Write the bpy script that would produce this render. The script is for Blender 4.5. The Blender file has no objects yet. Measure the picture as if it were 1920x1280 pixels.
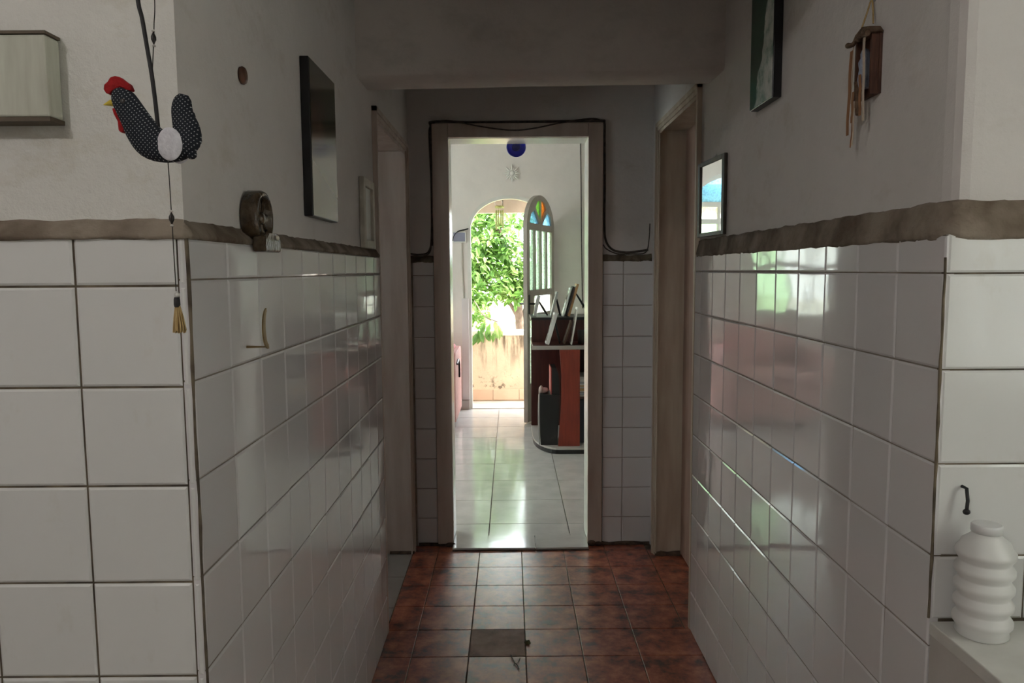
import bpy, bmesh, math, random
from mathutils import Vector, Matrix
from mathutils.geometry import tessellate_polygon
random.seed(7)
PI = math.pi
S = bpy.context.scene
COL = S.collection

# ------------------------------------------------------------------ camera
cam_d = bpy.data.cameras.new('camera')
cam = bpy.data.objects.new('camera', cam_d); COL.objects.link(cam)
FPX, TH, PS, RO, CAMH = 1418.8, .0942, .0014, -.0068, 1.38
cam_d.sensor_width = 36.0
cam_d.lens = FPX * 36.0 / 1920.0
cam_d.clip_start = .02; cam_d.clip_end = 400
_w = Vector((math.sin(PS)*math.cos(TH), math.cos(PS)*math.cos(TH), -math.sin(TH)))
_r = Vector((math.cos(PS), -math.sin(PS), 0))
_u = _r.cross(_w)
_r, _u = _r*math.cos(RO) + _u*math.sin(RO), _u*math.cos(RO) - _r*math.sin(RO)
cam.matrix_world = Matrix(((_r.x, _u.x, -_w.x, 0), (_r.y, _u.y, -_w.y, 0), (_r.z, _u.z, -_w.z, CAMH), (0, 0, 0, 1)))
S.camera = cam

# ------------------------------------------------------------------ world, sun, exposure
wd = bpy.data.worlds.new('sky'); S.world = wd; wd.use_nodes = True
bg = wd.node_tree.nodes['Background']
bg.inputs['Color'].default_value = (.87, .93, 1.0, 1)
bg.inputs['Strength'].default_value = 7.8
sun_d = bpy.data.lights.new('sun', 'SUN'); sun_d.energy = 12; sun_d.angle = math.radians(.6); sun_d.color = (1, .93, .80)
sun = bpy.data.objects.new('sun', sun_d); COL.objects.link(sun)
sun.rotation_euler = Vector((.8, -.22, .8)).to_track_quat('Z', 'Y').to_euler()
S.view_settings.view_transform = 'Standard'
S.view_settings.look = 'None'
S.view_settings.exposure = 0.75
S.view_settings.gamma = 1.0
S.view_settings.use_curve_mapping = False

def portal(loc, sx, sy, target):
    d = bpy.data.lights.new('daylight_portal', 'AREA'); d.shape = 'RECTANGLE'; d.size = sx; d.size_y = sy
    d.cycles.is_portal = True
    o = bpy.data.objects.new('daylight_portal', d); COL.objects.link(o); o.location = loc
    o.rotation_euler = (Vector(target) - Vector(loc)).to_track_quat('-Z', 'Y').to_euler()
portal((0, 7.68, 1.03), .80, 2.1, (0, 0, 1.03))
portal((-1.65, 7.68, 1.63), 1.17, 1.5, (-1.65, 0, 1.63))
portal((1.29+.16, .375, 1.465), .65, .87, (0, .375, 1.465))
portal((-2.6-.2, 5.6, 1.5), 1.5, 1.2, (0, 5.6, 1.5))

# ------------------------------------------------------------------ materials
def node_mat(name):
    m = bpy.data.materials.new(name); m.use_nodes = True
    nt = m.node_tree; b = nt.nodes['Principled BSDF']
    return m, nt, b
def ramp(nt, fac, stops):
    r = nt.nodes.new('ShaderNodeValToRGB')
    e = r.color_ramp.elements
    while len(e) < len(stops): e.new(.5)
    for el, (p, c) in zip(e, stops):
        el.position = p; el.color = (*c, 1) if len(c) == 3 else c
    nt.links.new(fac, r.inputs['Fac']); return r.outputs['Color']
def noise(nt, scale, detail=3, rough=.55, stretch=(1, 1, 1), world=True):
    n = nt.nodes.new('ShaderNodeTexNoise'); n.inputs['Scale'].default_value = scale
    n.inputs['Detail'].default_value = detail; n.inputs['Roughness'].default_value = rough
    mp = nt.nodes.new('ShaderNodeMapping'); mp.inputs['Scale'].default_value = stretch
    if world:
        g = nt.nodes.new('ShaderNodeNewGeometry'); nt.links.new(g.outputs['Position'], mp.inputs['Vector'])
    else:
        g = nt.nodes.new('ShaderNodeTexCoord'); nt.links.new(g.outputs['Object'], mp.inputs['Vector'])
    nt.links.new(mp.outputs['Vector'], n.inputs['Vector'])
    return n.outputs['Fac']
def mixc(nt, fac, a, b):
    m = nt.nodes.new('ShaderNodeMix'); m.data_type = 'RGBA'
    for k, v in ((0, fac), (6, a), (7, b)):
        if isinstance(v, (tuple, list)): m.inputs[k].default_value = (*v, 1)
        elif isinstance(v, (int, float)): m.inputs[k].default_value = v
        else: nt.links.new(v, m.inputs[k])
    return m.outputs[2]
def bumpn(nt, b, h, strength, dist):
    n = nt.nodes.new('ShaderNodeBump'); n.inputs['Strength'].default_value = strength; n.inputs['Distance'].default_value = dist
    nt.links.new(h, n.inputs['Height']); nt.links.new(n.outputs['Normal'], b.inputs['Normal'])
MATS = {}
def mat(name, c1, c2=None, scale=8, rough=.6, bump=0, bscale=60, metal=0, coat=0, stretch=(1, 1, 1), lo=.35, hi=.65, spec=.5, rnd=0):
    if name in MATS: return MATS[name]
    m, nt, b = node_mat(name)
    b.inputs['Roughness'].default_value = rough; b.inputs['Metallic'].default_value = metal
    b.inputs['Coat Weight'].default_value = coat; b.inputs['Coat Roughness'].default_value = .05
    b.inputs['Specular IOR Level'].default_value = spec
    c = (c1)
    if c2 is not None:
        c = ramp(nt, noise(nt, scale, stretch=stretch), [(lo, c1), (hi, c2)])
    if rnd:
        oi = nt.nodes.new('ShaderNodeObjectInfo')
        c = mixc(nt, oi.outputs['Random'], c, tuple(max(0, min(1, x*(1-rnd))) for x in (c2 or c1)))
    if isinstance(c, tuple): b.inputs['Base Color'].default_value = (*c, 1)
    else: nt.links.new(c, b.inputs['Base Color'])
    if bump: bumpn(nt, b, noise(nt, bscale), bump, .01)
    MATS[name] = m; return m

def plaster_mat(name, base, stain, stain_lo=.56, stain_hi=.78, bump=.25):
    m, nt, b = node_mat(name); b.inputs['Roughness'].default_value = .85
    b.inputs['Specular IOR Level'].default_value = .25
    c = ramp(nt, noise(nt, 3.2, 6, .65), [(.3, base), (.7, tuple(x*.9 for x in base))])
    st = ramp(nt, noise(nt, 5.5, 6, .7, (1, 1, 1.6)), [(stain_lo, (0, 0, 0)), (stain_hi, (.8, .8, .8))])
    nt.links.new(mixc(nt, st, c, stain), b.inputs['Base Color'])
    bumpn(nt, b, noise(nt, 22, 6, .7), bump, .012)
    MATS[name] = m; return m
PLASTER = plaster_mat('wall_plaster', (.76, .725, .705), (.58, .53, .48))
PLASTER_OLD = plaster_mat('old_kitchen_plaster', (.80, .785, .745), (.60, .56, .46), .53, .74, .5)
PLASTER_ROOM = plaster_mat('room_plaster', (.86, .795, .745), (.74, .68, .63), .60, .85, .08)
PLASTER_PINK = plaster_mat('pink_plaster', (.55, .22, .20), (.46, .17, .16), .5, .8, .15)
CEMENT = plaster_mat('beam_plaster', (.72, .67, .64), (.50, .47, .44), .5, .8, .3)

def tile_mat(name, base, rough, wav, rnd=.06, dirt=None):
    m, nt, b = node_mat(name)
    b.inputs['Roughness'].default_value = rough
    oi = nt.nodes.new('ShaderNodeObjectInfo')
    c = mixc(nt, oi.outputs['Random'], base, tuple(x*(1-rnd) for x in base))
    if dirt:
        d = ramp(nt, noise(nt, 9, 5, .7, (1, 1, .6)), [(.58, (0, 0, 0)), (.80, (.55, .55, .55))])
        c = mixc(nt, d, c, dirt)
    nt.links.new(c, b.inputs['Base Color'])
    bumpn(nt, b, noise(nt, 9, 1.5, .4), wav, .01)
    MATS[name] = m; return m
TILE = tile_mat('white_glazed_tile', (.78, .765, .775), .06, .10)
TILE_K = tile_mat('kitchen_glazed_tile', (.80, .80, .79), .14, .06, .05, (.62, .58, .50))
GROUT = mat('grey_grout', (.33, .30, .27), (.22, .18, .14), 14, .9)
GROUT_D = mat('dirty_grout', (.20, .16, .11), (.07, .055, .04), 20, .9)
MORTAR = mat('dirty_mortar_ledge', (.13, .095, .065), (.30, .25, .20), 11, .95, .6, 45)
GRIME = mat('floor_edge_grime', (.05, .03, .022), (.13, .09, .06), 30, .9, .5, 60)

def red_tile_mat(name, dark, mid, light, rough):
    m, nt, b = node_mat(name)
    c = ramp(nt, noise(nt, 12, 5, .66), [(.36, dark), (.50, mid), (.66, light)])
    nt.links.new(c, b.inputs['Base Color']); b.inputs['Roughness'].default_value = rough
    b.inputs['Specular IOR Level'].default_value = .85
    b.inputs['Coat Weight'].default_value = .9 if rough < .5 else .1; b.inputs['Coat Roughness'].default_value = .26; b.inputs['Coat IOR'].default_value = 1.62
    MATS[name] = m; return m
REDTILE = red_tile_mat('mottled_red_floor_tile', (.06, .011, .005), (.34, .066, .026), (.56, .19, .09), .40)
REDTILE2 = red_tile_mat('replacement_floor_tile', (.16, .07, .04), (.30, .15, .10), (.40, .24, .17), .62)
ROOMTILE = mat('pale_floor_tile', (.66, .635, .61), (.57, .55, .53), 7, .10, .03, 14)
GREYTILE = mat('grey_floor_tile', (.36, .34, .32), (.30, .28, .26), 7, .35)
WOODPAINT = mat('beige_painted_wood', (.60, .51, .45), (.50, .40, .34), 6, .5, .1, 30, stretch=(3, 3, .4))
WOODPAINT2 = mat('cream_painted_wood', (.62, .54, .44), (.50, .40, .31), 6, .5, .1, 30, stretch=(3, 3, .4))
DOORWOOD = mat('pinkish_door_wood', (.40, .26, .20), (.32, .20, .15), 8, .5, stretch=(4, 4, .4))
WHITEPAINT = mat('glossy_white_paint', (.84, .82, .77), (.76, .73, .67), 5, .25)
BLACK = mat('black_lacquer', (.012, .012, .014), None, rough=.35)
BLACKCORD = mat('black_cord', (.015, .014, .016), None, rough=.6)
CABLE = mat('dusty_cable', (.05, .04, .035), (.12, .10, .08), 40, .7)
STRING = mat('thin_string', (.03, .025, .02), None, rough=.8)
STEEL = mat('grey_metal', (.5, .5, .5), None, rough=.35, metal=.9)
BRASS = mat('aged_brass', (.45, .34, .18), (.28, .20, .10), 20, .35, metal=.8)

# ------------------------------------------------------------------ mesh builder
class MB:
    def __init__(s): s.v = []; s.f = []; s.sm = []
    def add(s, vs, fs, smooth=False):
        n = len(s.v); s.v += [tuple(v) for v in vs]
        s.f += [tuple(i+n for i in f) for f in fs]; s.sm += [smooth]*len(fs); return s
    def box(s, x0, x1, y0, y1, z0, z1):
        if x0 > x1: x0, x1 = x1, x0
        if y0 > y1: y0, y1 = y1, y0
        if z0 > z1: z0, z1 = z1, z0
        v = [(x0,y0,z0),(x1,y0,z0),(x1,y1,z0),(x0,y1,z0),(x0,y0,z1),(x1,y0,z1),(x1,y1,z1),(x0,y1,z1)]
        return s.add(v, [(0,3,2,1),(4,5,6,7),(0,1,5,4),(1,2,6,5),(2,3,7,6),(3,0,4,7)])
    def prism(s, pts, a, b, axis='Y', holes=(), smooth=False):
        """polygon (2D) extruded from a to b along axis; X: (y,z)  Y: (x,z)  Z: (x,y)"""
        def p3(p, t):
            return {'X': (t, p[0], p[1]), 'Y': (p[0], t, p[1]), 'Z': (p[0], p[1], t)}[axis]
        loops = [list(pts)] + [list(h) for h in holes]
        flat = [p for l in loops for p in l]
        tris = tessellate_polygon([[Vector((p[0], p[1], 0)) for p in l] for l in loops])
        n = len(flat)
        vs = [p3(p, a) for p in flat] + [p3(p, b) for p in flat]
        fs = []
        for t in tris:
            fs.append(tuple(t)); fs.append(tuple(i+n for i in reversed(t)))
        k = 0
        for l in loops:
            m = len(l)
            for i in range(m):
                j = (i+1) % m
                fs.append((k+i, k+j, k+j+n, k+i+n))
            k += m
        return s.add(vs, fs, smooth)
    def tube(s, pts, r, seg=8, cap=True, flat=1.0):
        pts = [Vector(p) for p in pts]; n = len(pts)
        rs = r if isinstance(r, (list, tuple)) else [r]*n
        vs, fs = [], []
        prev = None
        for i, p in enumerate(pts):
            t = (pts[min(i+1, n-1)] - pts[max(i-1, 0)]).normalized()
            if prev is None:
                a = t.orthogonal().normalized()
            else:
                a = (prev - t*prev.dot(t)).normalized()
            prev = a; c = t.cross(a)
            for k in range(seg):
                an = 2*PI*k/seg
                vs.append(p + a*math.cos(an)*rs[i] + c*math.sin(an)*rs[i]*flat)
        for i in range(n-1):
            for k in range(seg):
                k2 = (k+1) % seg
                fs.append((i*seg+k, i*seg+k2, (i+1)*seg+k2, (i+1)*seg+k))
        s.add(vs, fs, True)
        if cap:
            s.add([vs[k] for k in range(seg)], [tuple(reversed(range(seg)))])
            s.add([vs[(n-1)*seg+k] for k in range(seg)], [tuple(range(seg))])
        return s
    def lathe(s, prof, c=(0, 0, 0), axis='Z', seg=20, smooth=True):
        vs, fs = [], []
        n = len(prof)
        for r, h in prof:
            for k in range(seg):
                an = 2*PI*k/seg; a, b = r*math.cos(an), r*math.sin(an)
                p = {'Z': (a, b, h), 'X': (h, a, b), 'Y': (b, h, a)}[axis]
                vs.append((c[0]+p[0], c[1]+p[1], c[2]+p[2]))
        for i in range(n-1):
            for k in range(seg):
                k2 = (k+1) % seg
                fs.append((i*seg+k, i*seg+k2, (i+1)*seg+k2, (i+1)*seg+k))
        s.add(vs, fs, smooth)
        s.add([vs[k] for k in range(seg)], [tuple(reversed(range(seg)))])
        s.add([vs[(n-1)*seg+k] for k in range(seg)], [tuple(range(seg))])
        return s
    def sphere(s, c, rx, ry, rz, seg=14, rings=8):
        prof = [(math.sin(PI*i/rings), -math.cos(PI*i/rings)) for i in range(rings+1)]
        n0 = len(s.v)
        s.lathe([(max(r, 1e-3), h) for r, h in prof], seg=seg)
        for i in range(n0, len(s.v)):
            v = s.v[i]; s.v[i] = (c[0]+v[0]*rx, c[1]+v[1]*ry, c[2]+v[2]*rz)
        return s
    def xf(s, M, n0=0):
        for i in range(n0, len(s.v)): s.v[i] = tuple(M @ Vector(s.v[i]))
        return s
    def mesh(s, name, m):
        me = bpy.data.meshes.new(name)
        me.from_pydata(s.v, [], s.f); me.update()
        for p, q in zip(me.polygons, s.sm): p.use_smooth = q
        bm = bmesh.new(); bm.from_mesh(me); bmesh.ops.recalc_face_normals(bm, faces=bm.faces); bm.to_mesh(me); bm.free()
        if m is not None: me.materials.append(m)
        return me
    def build(s, name, m, parent=None, label=None, cat=None, group=None, kind=None, bevel=0, origin=None):
        if origin is not None and parent is None:
            o3 = Vector(origin)
            s.v = [tuple(Vector(v) - o3) for v in s.v]
        o = bpy.data.objects.new(name, s.mesh(name, m)); COL.objects.link(o)
        if origin is not None and parent is None: o.location = origin
        if parent is not None:
            o.parent = parent
            o.matrix_parent_inverse = parent_mat(parent).inverted()
        if bevel:
            b = o.modifiers.new('bevel', 'BEVEL'); b.width = bevel; b.segments = 2; b.limit_method = 'ANGLE'
        tag(o, label, cat, group, kind); return o
def parent_mat(p):
    M = Matrix.LocRotScale(p.location, p.rotation_euler, p.scale)
    if p.parent: M = parent_mat(p.parent) @ p.matrix_parent_inverse @ M
    return M
def tag(o, label=None, cat=None, group=None, kind=None):
    for k, v in (('label', label), ('category', cat), ('group', group), ('kind', kind)):
        if v: o[k] = v
    return o
def thing(name, loc, label, cat, group=None, kind=None):
    o = bpy.data.objects.new(name, None); COL.objects.link(o); o.location = loc; o.empty_display_size = .05
    return tag(o, label, cat, group, kind)
def rect(a0, a1, b0, b1): return [(a0, b0), (a1, b0), (a1, b1), (a0, b1)]

# ------------------------------------------------------------------ shell
ZC = 2.75            # ceiling
XL, XR = -.476, .678        # tile faces of the corridor
PL, PR = -.494, .696        # plaster faces
YL, YR = 1.127, 1.185       # tile faces of the two return walls
YE = 3.708                  # tile face of the end wall
FW = 7.45                   # front wall inner face
WX0, WX1 = -2.42, 1.9

fl = MB().box(WX0-.2, WX1+.2, -2.8, 3.70, -.12, -.0025).build('floor', GROUT_D, kind='structure')
tag(fl, 'mottled red brown tiled corridor floor', None)
fr = MB().box(-2.8, WX1+.2, 3.70, 7.66, -.12, -.004).build('floor_room', GROUT, kind='structure')
tag(fr, 'pale glossy tiled floor of the front room')
MB().box(-2.8, WX1+.2, -2.8, 7.66, ZC, ZC+.12).build('ceiling', PLASTER, kind='structure')

# corridor left wall, door opening 2.80..3.60
LD0, LD1, LDH = 2.80, 3.60, 1.955
RD0, RD1, RDH = 2.82, 3.56, 2.03
wl = MB().prism([(1.158, -.01), (LD0-.021, -.01), (LD0-.021, LDH+.011), (LD1+.031, LDH+.011), (LD1+.031, -.01), (3.73, -.01), (3.73, ZC), (1.158, ZC)], PL, PL-.15, 'X').build('wall_left', PLASTER, kind='structure')
wr = MB().prism([(1.33, -.01), (RD0-.021, -.01), (RD0-.021, RDH+.016), (RD1+.031, RDH+.016), (RD1+.031, -.01), (3.73, -.01), (3.73, ZC), (1.33, ZC)], PR, PR+.15, 'X').build('wall_right', PLASTER, kind='structure')
we = MB().prism(rect(WX0-.2, WX1+.2, -.01, ZC), 3.722, 3.87, 'Y', [rect(-.315, .398, .0, 2.03)]).build('wall_end', PLASTER, kind='structure')
# kitchen return walls beside the corridor mouth
wrl = MB().prism([(WX0-.15, 1.14), (PL-.0+.008, 1.14), (PL+.003, 1.147), (PL, 1.158), (PL-.151, 1.158), (PL-.151, 1.29), (WX0-.15, 1.29)], -.01, ZC, 'Z').build('wall_return_left', PLASTER_OLD, kind='structure')
wrr = MB().prism([(PR+.04, 1.198), (PR+.024, 1.1995), (PR+.011, 1.205), (PR+.004, 1.216), (PR, 1.235), (PR, 1.33), (WX1+.15, 1.33), (WX1+.15, 1.198)], -.01, ZC, 'Z').build('wall_return_right', PLASTER, kind='structure')
# lintel of the corridor mouth and the beam further in
MB().box(PL, PR, 1.16, 1.30, 2.13, ZC).build('wall_lintel', PLASTER, kind='structure')
# the beam: uneven lower arrises
mb = MB()
nx = 24
def beam_ring(t):
    x = PL + (PR-PL)*t
    e = .005*math.sin(9*t) + .004*math.sin(23*t+1)
    return x, e
vs, fs = [], []
for i in range(nx+1):
    x, e = beam_ring(i/nx)
    z0 = 2.006 + .014*i/nx
    vs += [(x, 2.512+e, ZC), (x, 2.512+e, z0+.012), (x, 2.522+e, z0), (x, 2.70+e*.6, z0), (x, 2.712+e*.6, z0+.01), (x, 2.712, ZC)]
for i in range(nx):
    for k in range(5):
        fs.append((i*6+k, i*6+k+1, i*6+k+7, i*6+k+6))
mb.add(vs, fs, True)
MB_beam = mb.build('wall_beam', CEMENT, kind='structure')

# kitchen shell
MB().prism(rect(-2.8, 1.30, -.01, ZC), WX0, WX0-.15, 'X').build('wall_kitchen_left', PLASTER_OLD, kind='structure')
MB().box(WX0-.15, WX1+.15, -2.75, -2.6, -.01, ZC).build('wall_kitchen_back', PLASTER, kind='structure')
MB().box(WX1, WX1+.15, 1.33, 3.75, -.01, ZC).build('wall_store_right', PLASTER, kind='structure')
MB().prism(rect(-2.75, 1.1975, -.01, ZC), 1.2905, 1.44, 'X', [rect(.05, .70, 1.03, 1.9)]).build('wall_kitchen_right', PLASTER, kind='structure')
# small pink room behind the left door
MB().prism(rect(1.29, 3.722, -.01, ZC), -2.3, -2.15, 'X', [rect(2.1, 2.7, 1.2, 1.8)]).build('wall_pink_side', PLASTER_PINK, kind='structure')
MB().box(-2.15, PL-.151, 3.66, 3.7215, -.01, ZC).build('wall_pink_back', PLASTER_PINK, kind='structure')
# front room shell
def arch_pts(cx, hw, zs, rise, z0, n=20):
    p = [(cx-hw, z0)]
    for i in range(n+1):
        a = PI - PI*i/n
        p.append((cx + hw*math.cos(a), zs + rise*math.sin(a)))
    p.append((cx+hw, z0)); return p
AC, AHW, AZS, ARI = -.008, .40, 1.775, .315
WCX, WHW = -1.65, .58
door_hole = arch_pts(AC, AHW, AZS, ARI, -.005)
win_hole = arch_pts(WCX, WHW, 2.03, .34, .90)
outer = [(-2.8, -.01), (AC-AHW, -.01)] + door_hole[1:-1] + [(AC+AHW, -.01), (WX1+.2, -.01), (WX1+.2, ZC), (-2.8, ZC)]
wf = MB().prism(outer, FW, FW+.2, 'Y', [win_hole]).build('wall_front', PLASTER_ROOM, kind='structure')
MB().prism(rect(3.87, 7.45, -.01, ZC), -2.6, -2.8, 'X', [rect(4.85, 6.35, .95, 2.15)]).build('wall_front_left', PLASTER_ROOM, kind='structure')
MB().box(1.75, 1.9, 3.87, 7.45, -.01, ZC).build('wall_front_right', PLASTER_ROOM, kind='structure')
MB().box(-2.6, -.32, 3.8705, 3.885, 0, ZC).box(.403, 1.75, 3.8705, 3.885, 0, ZC).box(-.32, .403, 3.8705, 3.885, 2.035, ZC).build('wall_front_back', PLASTER_ROOM, kind='structure')

# ------------------------------------------------------------------ tiles
_tm = {}
def tile_mesh(w, h, d, m, bev=.0035, drop=.0022):
    key = (round(w, 4), round(h, 4), m.name)
    if 'floor' in m.name: bev, drop = .0014, .0006
    if key in _tm: return _tm[key]
    b = MB(); x, y = w/2, h/2
    q = lambda e, z: [(-x+e, -y+e, z), (x-e, -y+e, z), (x-e, y-e, z), (-x+e, y-e, z)]
    b.add(q(0, -d) + q(0, -drop) + q(bev, 0),
          [(3, 2, 1, 0), (8, 9, 10, 11)] + [(i, (i+1) % 4, (i+1) % 4+4, i+4) for i in range(4)]
          + [(i+4, (i+1) % 4+4, (i+1) % 4+8, i+8) for i in range(4)])
    _tm[key] = b.mesh('tile', m); return _tm[key]
def put_tile(parent, c, u, v, n, w, h, d, m, tilt=.003, name='tile'):
    """c: centre of the face, u/v: in-plane axes, n: outward"""
    o = bpy.data.objects.new(name, tile_mesh(w, h, d, m)); COL.objects.link(o)
    u, v, n = Vector(u), Vector(v), Vector(n)
    R = Matrix((u, v, n)).transposed().to_4x4()
    T = Matrix.Rotation(random.gauss(0, tilt), 4, 'X') @ Matrix.Rotation(random.gauss(0, tilt), 4, 'Y')
    M = Matrix.Translation(Vector(c)) @ R @ T
    o.parent = parent; o.matrix_parent_inverse = Matrix()
    o.matrix_local = M
    return o
G = .0028
def rows(z0, n=9, top=1.43):
    r = [(z0, top)]
    for k in range(n):
        lo = z0-.152*(k+1)
        r.append((max(lo, -.004), z0-.152*k))
    return r
# left corridor wall
cols = [YL, YL+.1546] + [YL+.1546+.152*i for i in range(1, 10)] + [2.772]
for a, b in zip(cols, cols[1:]):
    for lo, hi in rows(1.3687):
        put_tile(wl, (XL, (a+b)/2, (lo+hi)/2), (0, 1, 0), (0, 0, 1), (1, 0, 0), b-a-G, hi-lo-G, .016, TILE, .004)
MB().box(PL+.0005, XL-.0032, YL+.004, 2.772, -.01, 1.428).build('grout', GROUT, wl)
# right corridor wall
cols = [YR, YR+.1463] + [YR+.1463+.152*i for i in range(1, 10)] + [2.79]
for a, b in zip(cols, cols[1:]):
    for lo, hi in rows(1.3706):
        if b > YR+.2 or hi < .8 or lo > .75:
            put_tile(wr, (XR, (a+b)/2, (lo+hi)/2), (0, -1, 0), (0, 0, 1), (-1, 0, 0), b-a-G, hi-lo-G, .016, TILE, .004)
MB().box(PR-.0005, XR+.0032, YR+.004, 2.79, -.01, 1.428).build('grout', GROUT, wr)
# end wall: one cut column left of the door, two right of it
for a, b in ((-.478, -.374), (.452, .5519), (.5519, .7039)):
    for lo, hi in rows(1.3556, 9, 1.426):
        put_tile(we, ((a+b)/2, YE, (lo+hi)/2), (1, 0, 0), (0, 0, 1), (0, -1, 0), b-a-G, hi-lo-G, .012, TILE, .003)
MB().box(-.49, -.373, 3.711, 3.7225, -.01, 1.424).box(.45, .692, 3.711, 3.7225, -.01, 1.424).build('grout', GROUT, we)
# kitchen side, left return: cut strip, then full tiles
xs = [-.4800, -.4930, -.6470, -.7990, -.951, -1.103]
for i, (b, a) in enumerate(zip(xs, xs[1:])):
    for lo, hi in rows(1.3600, 9, 1.437):
        put_tile(wrl, ((a+b)/2, YL, (lo+hi)/2), (1, 0, 0), (0, 0, 1), (0, -1, 0), b-a-.0035, hi-lo-.0035, .012, TILE_K, .004)
MB().box(-1.105, -.4795, YL+.0035, 1.1402, -.01, 1.434).build('grout', GROUT_D, wrl)
# right return
xs = [.6815, .832, .984, 1.136, 1.288]
for a, b in zip(xs, xs[1:]):
    for lo, hi in rows(1.3700, 9, 1.432)[:5]:
        lo = max(lo, .8075)
        if hi-lo < .01: continue
        put_tile(wrr, ((a+b)/2, YR, (lo+hi)/2), (1, 0, 0), (0, 0, 1), (0, -1, 0), b-a-G, hi-lo-G, .012, TILE_K, .004)
MB().box(.6805, 1.29, YR+.003, 1.1982, .80, 1.43).build('grout', GROUT_D, wrr)

# uneven mortar ledges over the tiles
def ledge(name, path, prof, mt, amp=.004, parent=None):
    """path: list of (pos, out-vector); prof: list of (out, z)"""
    vs, fs = [], []; m = len(prof)
    for i, (p, o) in enumerate(path):
        for j, (d, z) in enumerate(prof):
            e = amp*(math.sin(i*1.7+j)+math.sin(i*.61+2*j)+random.uniform(-1, 1))*.5
            k = 0 if j in (0, m-1) else 1
            vs.append((p[0]+o[0]*(d+e*k*.5), p[1]+o[1]*(d+e*k*.5), z+e))
    for i in range(len(path)-1):
        for j in range(m-1):
            fs.append((i*m+j, i*m+j+1, (i+1)*m+j+1, (i+1)*m+j))
    return MB().add(vs, fs, True).build(name, mt, parent, kind=None if parent else 'structure')
pl_ = [((-1.105+i*.025, 1.14), (0, -1)) for i in range(25)] + [((-.486, 1.14), (-.3, -.95)), ((PL+.004, 1.146), (.75, -.7)), ((PL, 1.165), (1, -.1))]
pl_ += [((PL, 1.18+i*.03), (1, 0)) for i in range(54)]
pl_ = pl_[:25] + [((-.4865, 1.1405), (.25, -1)), ((PL+.003, 1.146), (.9, -.85)), ((PL, 1.158), (1, -.3))] + [((PL, 1.18+i*.03), (1, 0)) for i in range(54)]
ledge('trim_1', pl_, [(-.003, 1.461), (.005, 1.455), (.014, 1.444), (.020, 1.436), (.019, 1.430), (.010, 1.428)], MORTAR, .002)
pr_ = [((1.29-i*.03, 1.198), (0, -1)) for i in range(19)] + [((PR+.020, 1.199), (-.3, -1)), ((PR+.006, 1.204), (-.85, -.85)), ((PR, 1.218), (-1, -.2))] + [((PR, 1.24+i*.03), (-1, 0)) for i in range(52)]
ledge('trim_2', pr_, [(-.003, 1.486), (.011, 1.480), (.012, 1.470), (.017, 1.446), (.0195, 1.434), (.019, 1.424), (.010, 1.422)], MORTAR, .0028)
ledge('trim_3', [((-.49+i*.02, 3.722), (0, -1)) for i in range(7)], [(0, 1.450), (.010, 1.446), (.016, 1.43), (.016, 1.42), (.01, 1.418)], GROUT_D)
ledge('trim_4', [((.45+i*.02, 3.722), (0, -1)) for i in range(13)], [(0, 1.450), (.010, 1.446), (.016, 1.43), (.016, 1.42), (.01, 1.418)], GROUT_D)
# the brown bead of old grout down the left corner
MB().tube([(-.4785+random.uniform(-.0007, .0007), YL+.002, z*.05) for z in [q*.99 for q in range(30)]], [.0025+random.uniform(-.0006, .0008) for _ in range(30)], 6).build('corner_bead', GROUT_D, wrl)
MB().tube([(.6795+random.uniform(-.0006, .0006), YR+.002, .81+z*.0325) for z in range(0, 19)], [.0024+random.uniform(-.0006, .0006) for _ in range(19)], 6).build('corner_bead', GROUT_D, wrr)

# ------------------------------------------------------------------ floors tile by tile
for j in range(-1, 15):          # corridor: 0.205 tiles
    y1 = 3.625 - .2055*j; y0 = y1-.2055
    if j == -1: y0, y1 = 3.625, 3.70
    if y0 < .9: break
    for i in range(6):
        x0 = -.5705 + .2055*i; x1 = x0+.2055
        a, b = max(x0, -.487), min(x1, .70 if y0 < 2.75 else .845)
        if i == 5: b = .70 if y0 < 2.75 else .662
        if b-a < .012: continue
        m = REDTILE2 if (i == 2 and abs(y0-2.598) < .03) else REDTILE
        put_tile(fl, ((a+b)/2, (y0+y1)/2, 0), (1, 0, 0), (0, 1, 0), (0, 0, 1), b-a-.003, y1-y0-.003, .012, m, .002)
for (a, b) in ((.6635, .845),):
    for j in range(0, 5):
        y1 = 3.625-.2055*j
        put_tile(fl, ((a+b)/2, y1-.10275, 0), (1, 0, 0), (0, 1, 0), (0, 0, 1), b-a-.003, .2025, .012, REDTILE, .002)
for j in range(5):               # grey tiles past the left door
    y1 = 3.63-.315*j
    for i in range(3):
        x1 = -.4885-.315*i
        put_tile(fl, (x1-.1575, y1-.1575, -.001), (1, 0, 0), (0, 1, 0), (0, 0, 1), .312, .312, .011, GREYTILE, .001)
# threshold of the end door: two slabs, then the room's 0.42 tiles
for a, b in ((-.296, .114), (.117, .377)):
    put_tile(fr, ((a+b)/2, 3.717, .013), (1, 0, 0), (0, 1, 0), (0, 0, 1), b-a, .176, .020, ROOMTILE, .0005)
ry = [3.808, 3.995] + [3.995+.4255*i for i in range(1, 9)]
rx = [-2.6, -2.24, -1.815, -1.39, -.965, -.54, -.122, .300, .722, 1.145, 1.57, 1.75]
for y0, y1 in zip(ry, ry[1:]):
    for x0, x1 in zip(rx, rx[1:]):
        y1c = min(y1, FW)
        put_tile(fr, ((x0+x1)/2, (y0+y1c)/2, .010), (1, 0, 0), (0, 1, 0), (0, 0, 1), x1-x0-.004, y1c-y0-.004, .014, ROOMTILE, .0012)
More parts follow.
